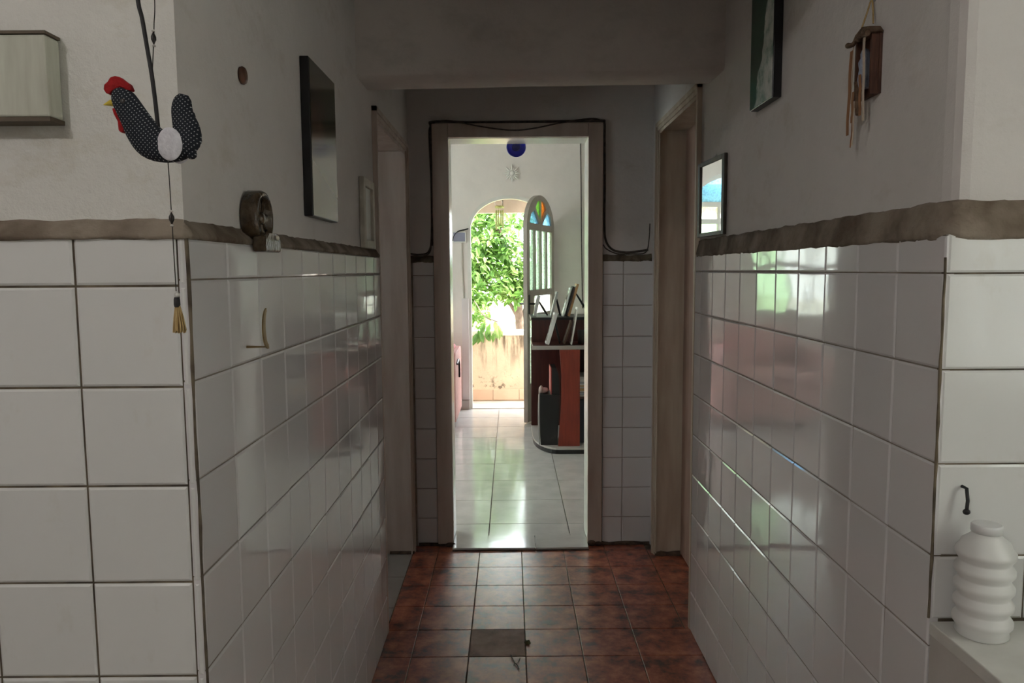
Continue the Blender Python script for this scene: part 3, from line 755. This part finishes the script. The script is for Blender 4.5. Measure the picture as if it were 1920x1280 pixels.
# twig and leaf on the corridor floor
TW = mat('dry_twig', (.05, .035, .02), None, rough=.8)
tw = MB().tube(sm([(-.008, 2.600, .004), (.000, 2.565, .005), (.006, 2.545, .004), (.014, 2.530, .005), (.020, 2.505, .003)]), .0018, 6)
tw.tube([(.012, 2.536, .004), (.021, 2.560, .004), (.024, 2.578, .003)], .0012, 6).tube([(.006, 2.546, .004), (.002, 2.530, .003)], .0012, 6)
tw.build('dry_twig', TW, label='thin forked dry twig lying on the red floor tiles', cat='twig', origin=(.005, 2.55, 0))
lf = MB().add([(.048, 2.680, .002), (.060, 2.672, .006), (.066, 2.685, .004), (.060, 2.705, .008), (.048, 2.710, .003), (.040, 2.695, .004), (.054, 2.690, .010)], [(6, 0, 1), (6, 1, 2), (6, 2, 3), (6, 3, 4), (6, 4, 5), (6, 5, 0)])
lfo = lf.build('fallen_leaf', mat('dry_leaf', (.10, .09, .03), None, rough=.7), label='small curled dry leaf lying on a floor tile joint', cat='leaf', origin=(.053, 2.69, 0))
sd = lfo.modifiers.new('solid', 'SOLIDIFY'); sd.thickness = .0008

# ================================================================== FRONT ROOM
# arch surround and windows
tr = thing('trim_5', (AC, FW, 0), 'white raised band around the arched front doorway', None, kind='structure')
a_o = arch_pts(AC, AHW+.012, AZS, ARI+.012, .0, 28); a_i = arch_pts(AC, AHW-.022, AZS, ARI-.022, .0, 28)
MB().prism(a_o + a_i[::-1], FW-.012, FW+.06, 'Y').build('arch_band', WHITEPAINT, tr)
MB().box(AC-AHW, AC+AHW, FW+.001, FW+.20, -.01, .012).build('sill', WHITEPAINT, tr)

w4 = thing('window_4', (WCX, FW, .9), 'arched front window with blue and green glass', None, kind='structure')
o_ = arch_pts(WCX, WHW-.002, 2.03, .338, .902, 24); i_ = arch_pts(WCX, WHW-.05, 2.05, .27, .95, 24)
MB().prism(o_, FW+.08, FW+.12, 'Y', [i_]).build('frame', WHITEPAINT, w4)
px = [WCX-WHW+.05 + k*(2*WHW-.1)/4 for k in range(5)]
zr_ = [.95, 1.38, 1.83, 2.0]
for k in range(1, 4): MB().box(px[k]-.015, px[k]+.015, FW+.085, FW+.115, .95, 2.0).build('mullion', WHITEPAINT, w4)
for z in zr_[1:]: MB().box(WCX-WHW+.05, WCX+WHW-.05, FW+.084, FW+.116, z, z+.05).build('mullion', WHITEPAINT, w4)
for k in range(4):
    for j in range(3):
        MB().box(px[k]+(.015 if k else 0), px[k+1]-(.015 if k < 3 else 0), FW+.098, FW+.102, zr_[j]+(.05 if j else 0), zr_[j+1]).build('pane', G_GREENP if k == 3 and j < 2 else G_WHITE, w4)
MB().prism(arch_pts(WCX, WHW-.05, 2.051, .268, 2.0505, 24), FW+.098, FW+.102, 'Y').build('pane', G_BLUE, w4)

# front door leaf, swung inward, hinged on the right
fd = thing('door_4', (.41, FW-.02, .012), 'open arched metal front door leaf with stained glass', None, kind='structure')
HX, HY, TX, TY = .408, 7.42, .129, 6.66
LW = math.hypot(HX-TX, HY-TY)
ex = Vector((HX-TX, HY-TY, 0)).normalized(); en = Vector((-ex.y, ex.x, 0))
LM = Matrix(((ex.x, en.x, 0, TX), (ex.y, en.y, 0, TY), (0, 0, 1, 0), (0, 0, 0, 1)))   # u along the leaf, n across, z up
GREYP = mat('grey_beige_door_paint', (.50, .45, .39), (.42, .37, .31), 9, .45)
hw = LW/2
ZT = 1.762
def leafpart(name, pts, n0, n1, m, holes=(), **k):
    return MB().prism(pts, n0, n1, 'Y', holes).xf(LM).build(name, m, fd, **k)
def top(u, inset=0):        # arch height over u
    q = max(-1, min(1, (u-hw)/(hw-inset)));  return ZT + (ARI-.02-inset)*math.sqrt(max(0, 1-q*q))
fo = arch_pts(hw, hw, ZT, ARI-.02, .022, 28)
holes = []
nb, st_, bar = 4, .075, .038
pw = (LW-2*st_-(nb-1)*bar)/nb
lay = []
for k in range(nb):
    u0 = st_+k*(pw+bar)
    lay.append((u0, u0+pw, 1.20, 1.735, G_PGREEN)); lay.append((u0, u0+pw, .36, .93, G_PGREEN))
lay.append((.20, LW-st_, .985, 1.145, G_WHITE))
for q in lay: holes.append(rect(q[0], q[1], q[2], q[3]))
# stained-glass top: kite of two halves and a triangle at each side
def tri(p_): return p_
kg = [(hw-.012, ZT+.058), (hw-.012, top(hw, .045)), (hw-.09, top(hw-.09, .05)), (hw-.16, ZT+.175)]
ko = [(2*hw-u, z) for u, z in kg]
bl = [(.075, ZT+.032), (hw-.045, ZT+.032), (hw-.19, ZT+.150), (.125, top(.125, .06)-.02)]
br = [(2*hw-u, z) for u, z in bl]
for g in (kg, ko, bl, br): holes.append(g)
leafpart('frame', fo, -.018, .018, GREYP, holes)
for u0, u1, z0, z1, m in lay: leafpart('pane', rect(u0, u1, z0, z1), -.003, .003, m)
for g, m in ((kg, G_GREEN), (ko, G_ORANGE), (bl, G_BLUE), (br, G_BLUE)): leafpart('pane', g, -.003, .003, m)
MB().tube([(.05, -.02, 1.08), (.05, -.065, 1.08), (.065, -.07, 1.08), (.15, -.07, 1.078)], .008, 8).tube([(.05, .02, 1.08), (.05, .065, 1.08), (.065, .07, 1.08), (.15, .07, 1.078)], .008, 8).xf(LM).build('handle', BLACK, fd)
leafpart('lock_plate', rect(.03, .07, .99, 1.16), -.0215, -.0182, BLACK)
MB().tube([(.0, -.03, .008), (.2, -.035, .010), (.4, -.035, .010)], .010, 6).xf(LM).build('sweep', GREYP, fd)

# small things on and near the front wall
sb = thing('sunburst_ornament', (.021, FW, 2.31), 'white plaster sunburst ornament above the arched front doorway', 'ornament')
SBW = mat('white_plaster_relief', (.82, .79, .74), None, rough=.6)
MB().lathe([(.030, 0), (.030, -.008), (.022, -.018), (.008, -.022), (.001, -.0225)], (.021, FW-.0005, 2.31), 'Y', 18).build('centre', SBW, sb)
for k in range(16):
    a = 2*PI*k/16; L_ = .088 if k % 2 == 0 else .066
    d = Vector((math.cos(a), 0, math.sin(a))); c = Vector((.021, FW-.013, 2.31))
    MB().tube([c+d*.028, c+d*(L_*.6), c+d*L_], [.009, .010, .002], 6).build('ray', SBW, sb)

BLUEG, nt, b = node_mat('cobalt_glass')
b.inputs['Base Color'].default_value = (.006, .012, .50, 1); b.inputs['Roughness'].default_value = .12
b.inputs['Transmission Weight'].default_value = .25; b.inputs['Coat Weight'].default_value = .5
bd = thing('blue_glass_disc', (.0335, 3.955, 2.0), 'round cobalt blue glass disc hanging behind the end door head', 'sun catcher')
MB().lathe([(.030, .0045), (.046, .004), (.050, .0), (.046, -.004), (.030, -.0045)], (.0335, 3.955, 2.006), 'Y', 32).build('disc', BLUEG, bd)
MB().lathe([(.019, .0065), (.021, .005), (.021, -.005), (.019, -.0065)], (.0335, 3.955, 2.006), 'Y', 24).build('centre', mat('dark_cobalt', (.003, .004, .16), None, rough=.2), bd)
MB().tube([(.0335, 3.955, 2.054), (.0335, 3.94, 2.12), (.0335, 3.888, 2.20)], .001, 5).build('string', STRING, bd)

kb = thing('key_holder', (-.49, FW, 1.65), 'small white framed grey box on the front wall with a dark bent wire', 'wall box')
GB = mat('blue_grey_plastic', (.34, .34, .44), None, rough=.5)
MB().box(-.553, -.436, FW-.02, FW-.0005, 1.660, 1.745).build('panel', GB, kb)
for a in ((-.560, -.430, 1.648, 1.659), (-.560, -.430, 1.746, 1.757), (-.439, -.428, 1.6595, 1.7455)):
    MB().box(a[0], a[1], FW-.035, FW-.0005, a[2], a[3]).build('frame_bar', WHITEPAINT, kb)
MB().tube(sm([(-.56, FW-.03, 1.665), (-.545, FW-.045, 1.715), (-.505, FW-.05, 1.755), (-.45, FW-.045, 1.770), (-.405, FW-.03, 1.782)]), [.004]*12+[.007]*12+[.004], 7).build('wire', BLACKCORD, kb)

MB().box(-.478, -.412, FW-.055, FW-.0005, .105, 1.105).build('trim_6', mat('lilac_white_paint', (.80, .74, .74), None, rough=.5), kind='structure', label='boxed pilaster beside the arched front doorway')
MB().box(-.64, -.412, FW-.07, FW-.0005, .012, .10).build('baseboard_front', mat('grey_baseboard', (.50, .46, .43), None, rough=.4), kind='structure')
p = [(-.472, FW-.006, 1.645), (-.472, FW-.006, 1.45), (-.468, FW-.006, 1.30), (-.460, FW-.006, 1.11)]
MB().tube(sm(p), .006, 6).build('wall_conduit', mat('painted_conduit', (.62, .56, .50), None, rough=.6), label='thin painted conduit running down from the grey wall box', cat='conduit', origin=p[-1])
pc = thing('hanging_cord', (.69, FW, 1.0), 'thin dark cord hanging from a small junction knob on the front wall', 'cord')
MB().tube(sm([(.683, FW-.006, 2.60), (.690, FW-.006, 2.2), (.695, FW-.006, 1.7), (.706, FW-.006, 1.0)]), .0045, 6).build('cord', CABLE, pc)
MB().box(.668, .698, FW-.022, FW-.0005, 2.602, 2.632).build('junction', CABLE, pc)

# pink armchair end, mostly hidden by the left jamb
ac = thing('pink_armchair', (-.75, 6.75, .012), 'pink upholstered armchair with rounded arm and black trim against the front room wall', 'armchair')
PINK = mat('pink_upholstery', (.72, .40, .36), (.64, .33, .30), 30, .7, .2, 90)
REDU = mat('red_piping', (.55, .10, .10), None, rough=.7)
aend = [(6.32, .10), (7.08, .10), (7.08, .60)] + [(6.98+.1*math.cos(t*PI/16), .60+.085*math.sin(t*PI/16)) for t in range(1, 9)] + [(6.42-.1*math.sin(t*PI/16), .60+.085*math.cos(t*PI/16)) for t in range(0, 9)]
for xa, xb in ((-.59, -.47), (-1.31, -1.19)):
    MB().prism(aend, xa, xb, 'X').build('arm', PINK, ac, bevel=.02)
MB().box(-1.185, -.595, 6.30, 7.0, .10, .40).build('seat_base', PINK, ac, bevel=.02)
MB().box(-1.18, -.60, 6.28, 6.95, .402, .50).build('cushion', PINK, ac, bevel=.035)
MB().box(-1.185, -.595, 6.96, 7.10, .402, .86).build('backrest', PINK, ac, bevel=.03)
for x in (-1.27, -.53):
    for y in (6.38, 7.02): MB().box(x-.025, x+.025, y-.025, y+.025, .0105, .0995).build('leg', DKW, ac)
MB().tube([( -.53, 6.36+i*.07, .694) for i in range(9)], [.010]+[.028]*7+[.010], 8).build('piping', REDU, ac)
MB().tube(sm([(-.464, 6.45, .58), (-.462, 6.62, .60), (-.462, 6.70, .55), (-.462, 6.71, .43)]), .009, 6).build('black_trim', BLACK, ac)

# ------------------------------------------------------------------ rack
rk_ = thing('tv_rack', (.5, 5.95, .012), 'mahogany and black media rack on a rounded plinth beside the open front door', 'rack')
MAHO = mat('mahogany_veneer', (.30, .045, .022), (.22, .030, .016), 10, .3, stretch=(5, 5, .5))
MAHOD = mat('dark_mahogany', (.075, .016, .012), (.05, .010, .008), 10, .35, stretch=(5, 5, .5))
GREYL = mat('grey_laminate', (.46, .43, .40), None, rough=.35)
BLK2 = mat('satin_black_laminate', (.012, .012, .013), None, rough=.4)
NAVY = mat('dark_navy', (.02, .026, .04), None, rough=.5)
pl = [(.95, 5.54), (.36, 5.54)] + [(.36-.19*math.sin(t*PI/20), 5.98-.44*math.cos(t*PI/20)) for t in range(1, 11)] + [(.17, 6.45), (.95, 6.45)]
MB().prism(pl, .0105, .042, 'Z').build('plinth', BLK2, rk_)
pe = [(q[0] + (.012 if q[0] < .9 else 0), q[1] + (.012 if q[1] < 6 else -.012)) for q in pl]
MB().prism(pl, .0425, .056, 'Z').build('plinth_top', GREYL, rk_)
red = [(.352, .0565), (.513, .0565), (.513, .785), (.362, .785), (.372, .65), (.376, .50), (.374, .38), (.362, .22)]
MB().prism(red, 5.60, 5.625, 'Y').build('front_panel', MAHO, rk_)
MB().box(.3, .93, 5.66, 6.40, .785, .81).box(.165, .30, 5.66, 6.40, .785, .81).build('shelf', MAHOD, rk_)
MB().box(.158, .93, 5.645, 5.6595, .783, .812).build('shelf_edge', GREYL, rk_)
MB().box(.165, .93, 6.00, 6.03, .811, .985).build('riser', MAHOD, rk_)
MB().box(.16, .93, 5.95, 6.42, .986, 1.006).build('top', BLK2, rk_)
MB().box(.17, .93, 6.38, 6.40, .0565, .7845).build('back_panel', MAHOD, rk_)
MB().box(.905, .93, 5.63, 6.375, .0565, .7845).build('side_panel', MAHO, rk_)
MB().box(.49, .51, 5.63, 6.375, .0565, .7845).build('divider', MAHOD, rk_)
blk = [(.222, .0565), (.345, .0565), (.352, .20), (.366, .38), (.366, .44), (.215, .44), (.213, .30), (.216, .15)]
MB().prism(blk, 5.64, 5.90, 'Y').build('black_bin', BLK2, rk_)
MB().prism([(.306, .4405), (.366, .4405), (.366, .52), (.356, .60), (.338, .645), (.306, .645)], 5.66, 5.88, 'Y').build('black_speaker_panel', BLK2, rk_)
MB().box(.2975, .3055, 5.66, 5.88, .4405, .645).build('red_edge', mat('red_edge', (.42, .06, .05), None, rough=.4), rk_)
MB().tube(sm([(.209, 5.645, .06), (.206, 5.645, .2), (.206, 5.645, .34), (.209, 5.645, .445)]), .006, 8).build('chrome_edge', STEEL, rk_)
MB().box(.511, .90, 5.66, 6.37, .405, .42).build('inner_shelf', MAHOD, rk_)
nv = MB().box(.515, .72, 5.70, 6.2, .0575, .395).build('storage_box', NAVY, label='dark navy storage box inside the lower rack compartment', cat='box', bevel=.006, origin=(.6, 5.95, .0575))
cols_ = [(.72, .70, .66), (.34, .36, .42), (.70, .66, .60), (.55, .34, .16), (.62, .60, .58), (.60, .42, .24), (.76, .74, .70), (.42, .44, .46), (.74, .72, .68), (.64, .62, .58)]
z = .4205
for i, c in enumerate(cols_):
    h = random.choice((.012, .015, .019)); dx = random.uniform(-.006, .006)
    nm = ['pale grey', 'slate', 'cream', 'brown', 'grey', 'tan', 'off-white', 'steel grey', 'ivory', 'warm grey'][i]
    MB().box(.516+abs(dx), .74+dx, 5.675+random.uniform(0, .012), 5.96, z, z+h-.0006).build('magazine', mat('paper_%d' % i, c, None, rough=.7), label='%s magazine lying in the stack inside the rack' % nm, cat='magazine', group='magazines stacked in the rack', origin=(.62, 5.8, z))
    z += h
cl = MB().sphere((.248, 5.74, .462), .034, .05, .020, 12, 8).sphere((.226, 5.70, .474), .018, .03, .026, 10, 6)
for i, v in enumerate(cl.v): cl.v[i] = (v[0]+.004*math.sin(v[1]*160), v[1], max(.441, v[2]+.005*math.sin(v[0]*210+v[1]*90)))
cl.build('pink_cloth', mat('pink_grey_cloth', (.62, .50, .46), (.50, .38, .36), 40, .9), label='crumpled pinkish cloth lying on the black rack bin', cat='cloth', origin=(.248, 5.74, .441))

def photo_frame(x, y, z, h, w, lean, m, m2, label, easel=True, yaw=0, t=.014):
    """edge-on frame: bottom at x, leaning to +x by lean radians"""
    o = thing('photo_frame', (x, y, z), label, 'photo frame', 'photo frames on the rack')
    R = Matrix.Translation((x, y, z)) @ Matrix.Rotation(yaw, 4, 'Z') @ Matrix.Rotation(lean, 4, 'Y') @ Matrix.Translation((0, 0, t*math.sin(lean)+.0008))
    b_ = .018
    MB().box(0, t, -w/2, w/2, 0, h).xf(R).build('frame', m, o)
    MB().box(-.0015, -.0002, -w/2+b_, w/2-b_, b_, h-b_).xf(R).build('photo', m2, o)
    if easel:
        top_ = R @ Vector((t+.001, 0, h*.72)); foot = Vector((top_.x+h*(.42 if h > .25 or h < .17 else .15), top_.y, z+.004))
        MB().tube([top_, (top_+foot)/2, foot], [.006, .010, .007], 6).build('easel', BLACK, o)
    return o
SILV = mat('silver_frame', (.62, .63, .64), None, rough=.3, metal=.5); WHF = mat('white_frame', (.82, .82, .80), None, rough=.4)
BLKF = mat('black_frame', (.02, .018, .016), None, rough=.4); WDF = mat('light_wood_frame', (.50, .30, .14), (.40, .22, .10), 20, .5); BRF = mat('brown_frame', (.12, .07, .045), None, rough=.5)
PHO = mat('photo_print', (.30, .26, .24), (.60, .55, .50), 30, .2)
photo_frame(.180, 6.13, 1.0065, .165, .12, .22, SILV, PHO, 'small silver photo frame at the outer corner of the rack top', t=.022)
photo_frame(.318, 6.11, 1.0065, .200, .14, .24, mat('grey_frame', (.40, .41, .38), None, rough=.4), PHO, 'grey photo frame in the middle of the rack top', t=.016)
photo_frame(.412, 6.12, 1.0065, .235, .16, .28, WHF, PHO, 'white edged photo frame leaning in front of the black one', t=.008, easel=False)
photo_frame(.432, 6.16, 1.0065, .245, .16, .28, BLKF, PHO, 'tall black photo frame leaning against the light wood one', t=.013, easel=False)
photo_frame(.455, 6.14, 1.0065, .265, .17, .28, WDF, PHO, 'tall light wood photo frame with black easel on the rack top', t=.018)
photo_frame(.262, 5.78, .8125, .245, .15, .28, WHF, PHO, 'white photo frame on the lower rack shelf with a wide edge', t=.026)
photo_frame(.452, 5.76, .8125, .285, .16, .17, mat('ivory_frame', (.80, .77, .72), None, rough=.4), PHO, 'thin ivory photo frame standing tall on the lower rack shelf', t=.009, easel=False)
photo_frame(.398, 5.80, .8125, .185, .13, .32, BRF, PHO, 'dark brown photo frame leaning on the lower rack shelf', t=.012, easel=False)
MB().lathe([(.034, .8125), (.038, .815), (.040, .88), (.041, .915), (.038, .916), (.036, .83), (.001, .825)], (.555, 5.82, 0), 'Z', 20).build('dark_pot', mat('charcoal_pot', (.05, .05, .055), None, rough=.4), label='charcoal round pot at the end of the lower rack shelf', cat='pot', origin=(.555, 5.82, .8125))

# ================================================================== OUTSIDE
MB().box(-6, 6, FW+.2, 8.62, -.35, -.118).build('ground_porch', mat('porch_concrete', (.62, .55, .46), (.50, .44, .38), 5, .8), kind='structure', label='concrete porch floor')
for i in range(16):
    for j in range(2):
        put_tile(bpy.data.objects['ground_porch'], (-2.4+i*.31, 7.82+j*.31, -.108), (1, 0, 0), (0, 1, 0), (0, 0, 1), .305, .305, .012, mat('porch_tile', (.66, .52, .40), (.58, .44, .33), 6, .5, rnd=.08), .001)
m, nt, b = node_mat('stained_cream_wall')
base = ramp(nt, noise(nt, 4, 5, .6), [(.3, (.62, .50, .34)), (.7, (.50, .40, .28))])
streak = ramp(nt, noise(nt, 7, 5, .62, (1.4, 1, .22)), [(.48, (0, 0, 0)), (.60, (1, 1, 1))])
g = nt.nodes.new('ShaderNodeNewGeometry'); sx = nt.nodes.new('ShaderNodeSeparateXYZ'); nt.links.new(g.outputs['Position'], sx.inputs[0])
hi_ = ramp(nt, sx.outputs[2], [(.18, (0, 0, 0)), (.62, (.95, .95, .95))])
mu = mixc(nt, streak, (0, 0, 0), hi_)
c = mixc(nt, mu, base, (.10, .072, .045))
mould = ramp(nt, noise(nt, 11, 6, .75), [(.56, (0, 0, 0)), (.64, (1, 1, 1))])
lo_ = ramp(nt, sx.outputs[2], [(.03, (.9, .9, .9)), (.30, (0, 0, 0))])
c = mixc(nt, mixc(nt, mould, (0, 0, 0), lo_), c, (.07, .05, .03))
nt.links.new(c, b.inputs['Base Color']); b.inputs['Roughness'].default_value = .9; bumpn(nt, b, noise(nt, 30, 5), .4, .01)
pw_ = MB().box(-6, 6, 8.60, 8.76, -.13, .64).build('wall_parapet', m, kind='structure', label='stained cream porch parapet wall')
MB().box(-6, 6, 8.575, 8.79, .64, .692).build('coping', mat('pale_coping', (.80, .74, .64), (.66, .60, .50), 7, .8), pw_)
for i in range(14):
    put_tile(pw_, (-2.16+i*.30, 8.585, -.043), (1, 0, 0), (0, 0, 1), (0, -1, 0), .296, .122, .014, mat('terracotta_skirting', (.66, .46, .32), (.60, .40, .27), 8, .6, rnd=.1), .002, 'skirting_tile')
MB().box(-.52, -.455, 8.16, 8.60, -.118, .75).build('wall_porch_pier', PLASTER_ROOM, kind='structure', label='slim plastered porch pier')
MB().box(-6, 6, FW+.2, 8.22, 2.125, 2.24).build('porch_roof', mat('porch_slab', (.56, .50, .43), (.46, .41, .35), 6, .85), kind='structure', label='porch roof slab')
MB().box(2.95, 3.15, -6, 6.5, -.3, 3.06).build('wall_daylight_block', PLASTER_ROOM, kind='structure', label='unseen wall added to hold back daylight at the kitchen window')  # unseen, added to block part of the sky from the kitchen window
# roof overhead so the rooms stay shaded
MB().box(-3.0, 2.3, -3.0, 7.75, 2.88, 3.0).build('roof', CEMENT, kind='structure', label='flat roof slab')

wc = thing('wind_chime', (-.11, 8.05, 2.12), 'bamboo wind chime hanging from the porch roof behind the arch', 'wind chime')
BAM = mat('green_bamboo', (.16, .24, .06), (.28, .28, .10), 20, .5)
MB().tube([(-.075, 8.05, 2.124), (-.075, 8.05, 2.05)], .003, 6).build('cord', STRING, wc)
MB().lathe([(.045, 2.028), (.048, 2.034), (.048, 2.044), (.045, 2.05)], (-.11, 8.05, 0), 'Z', 16).build('disc', BAM, wc)
hook = [(-.12+.04*math.cos(t), 8.05, 2.085+.03*math.sin(t)) for t in [i*.55 for i in range(12)]]
MB().tube(sm(hook, 3), .004, 6).build('hook', STEEL, wc)
for i, (dx, dy, l) in enumerate(((-.035, 0, .20), (-.012, -.03, .17), (.014, .025, .15), (.035, -.01, .19))):
    MB().tube([(-.11+dx, 8.05+dy, 2.028), (-.11+dx, 8.05+dy, 2.005)], .001, 4).build('string', STRING, wc)
    MB().lathe([(.0075, 2.005-l), (.009, 2.004-l), (.009, 2.003), (.0075, 2.005)], (-.11+dx, 8.05+dy, 0), 'Z', 10).build('tube', BAM, wc)

MB().box(-6, 6, 8.13, 8.22, 1.985, 2.1245).build('trim_7', mat('porch_fascia', (.52, .45, .38), (.44, .38, .32), 6, .85), kind='structure', label='porch roof fascia')
# garden ground, far wall
gd = MB().box(-40, 40, 8.76, 70, -1.4, -1.2).build('ground', mat('dry_garden_ground', (.22, .24, .10), (.34, .28, .16), 2, .9), kind='structure', label='garden ground beyond the porch')
fw_ = MB().box(-14, 14, 13.0, 13.2, -1.2, .42).build('wall_far', mat('far_cream_wall', (.74, .60, .42), (.62, .50, .36), 3, .9), kind='structure', label='low cream boundary wall beyond the tree')
MB().box(-14, 14, 12.95, 13.25, .42, .50).build('coping', mat('far_coping', (.30, .22, .14), None, rough=.9), fw_)

# tree
LEAF, nt, b = node_mat('leaf_green')
lc = ramp(nt, noise(nt, 5, 3), [(.3, (.06, .15, .025)), (.5, (.13, .26, .05)), (.72, (.34, .44, .15))])
nt.links.new(lc, b.inputs['Base Color']); b.inputs['Roughness'].default_value = .45
tl = nt.nodes.new('ShaderNodeBsdfTranslucent'); nt.links.new(lc, tl.inputs[0])
mx = nt.nodes.new('ShaderNodeMixShader'); mx.inputs[0].default_value = .45
nt.links.new(b.outputs[0], mx.inputs[1]); nt.links.new(tl.outputs[0], mx.inputs[2])
nt.links.new(mx.outputs[0], nt.nodes['Material Output'].inputs[0])
BARKT = mat('tree_bark', (.16, .11, .08), (.09, .06, .04), 12, .9, .6, 40)
rng = random.Random(3)
def leaf_geo(mb, p, d, n, L, W):
    d = d.normalized(); s = d.cross(n)
    s = s.normalized() if s.length > 1e-4 else d.orthogonal().normalized()
    n = s.cross(d).normalized()
    v = [p, p+d*L*.3+s*W*.42+n*W*.12, p+d*L*.65+s*W*.45+n*W*.10, p+d*L-n*L*.1, p+d*L*.65-s*W*.45+n*W*.10, p+d*L*.3-s*W*.42+n*W*.12, p+d*L*.5-n*W*.05]
    mb.add(v, [(0, 1, 6), (1, 2, 6), (2, 3, 6), (3, 4, 6), (4, 5, 6), (5, 0, 6)])
def cluster(mb, c, r, n, L):
    for _ in range(n):
        while True:
            q = Vector((rng.uniform(-1, 1), rng.uniform(-1, 1), rng.uniform(-1, 1)))
            if q.length < 1: break
        p_ = c + Vector((q.x*r[0], q.y*r[1], q.z*r[2]))
        d = Vector((rng.uniform(-1, 1), rng.uniform(-1, 1), rng.uniform(-1.1, .35)))
        nn = Vector((rng.uniform(-.6, .6), rng.uniform(-.9, .3), 1))
        l = L*rng.uniform(.7, 1.25); leaf_geo(mb, p_, d, nn, l, l*rng.uniform(.38, .52))
def tree(base, trunks, clusters, label, L):
    t = thing('garden_tree', base, label, 'tree', 'trees beyond the porch')
    tk = MB()
    for pts_, r_ in trunks:
        sp = sm(pts_, 5); tk.tube(sp, [r_*(1-.7*i/len(sp)) for i in range(len(sp))], 9)
    tk.build('trunk', BARKT, t)
    mb = MB()
    for c, r, n in clusters: cluster(mb, Vector(c), r, int(n*1.35), L)
    mb.build('foliage', LEAF, t, kind='stuff')
    return t
tr1 = tree((.18, 10.1, -1.2), [([(.18, 10.1, -1.2), (.16, 10.1, -.2), (.13, 10.05, .55), (.05, 10.0, 1.2), (-.15, 9.95, 1.9), (-.4, 9.9, 2.4)], .085),
      ([(.14, 10.06, .5), (.22, 10.05, 1.0), (.32, 10.1, 1.7)], .045), ([(.10, 10.04, .75), (-.1, 10.0, 1.05), (-.45, 9.9, 1.25)], .03), ([(.10, 10.02, .9), (.0, 9.9, 1.1), (-.2, 9.8, 1.3)], .02)],
     [((-.55, 9.8, 1.75), (.62, .5, .50), 900), ((-.55, 9.6, 1.25), (.5, .4, .42), 620), ((.0, 9.9, 1.45), (.5, .4, .40), 520), ((-.1, 10.0, 2.1), (.45, .4, .26), 240),
      ((.28, 10.0, 1.30), (.35, .35, .26), 260), ((-.48, 9.25, .92), (.20, .22, .28), 170), ((-.75, 9.9, 2.25), (.6, .5, .35), 420), ((.05, 9.8, 1.12), (.34, .3, .16), 170)],
     'leafy green tree leaning over the stained porch parapet', .115)
tr2 = tree((-1.6, 11.6, -1.2), [([(-1.6, 11.6, -1.2), (-1.55, 11.6, .2), (-1.5, 11.6, 1.6), (-1.4, 11.5, 2.6)], .09)],
     [((-1.5, 11.5, 2.3), (1.0, .6, .9), 900), ((-.9, 11.4, 1.6), (.7, .5, .6), 600)], 'second green tree standing further back beyond the parapet', .15)
# single leaves hanging over the parapet
for i in range(16):
    mb = MB(); x = rng.uniform(-.40, -.10); z = rng.uniform(.66, .82)
    leaf_geo(mb, Vector((x, 8.50+rng.uniform(-.03, .05), z)), Vector((rng.uniform(-.4, .4), rng.uniform(-.2, .1), -1)), Vector((rng.uniform(-.4, .4), -1, .2)), rng.uniform(.11, .17), .055)
    mb.build('leaf', LEAF, tr1)
MB().tube(sm([(-.45, 9.3, 1.0), (-.40, 8.9, .98), (-.30, 8.60, .86), (-.15, 8.50, .80)]), .006, 6).build('branch', BARKT, tr1)
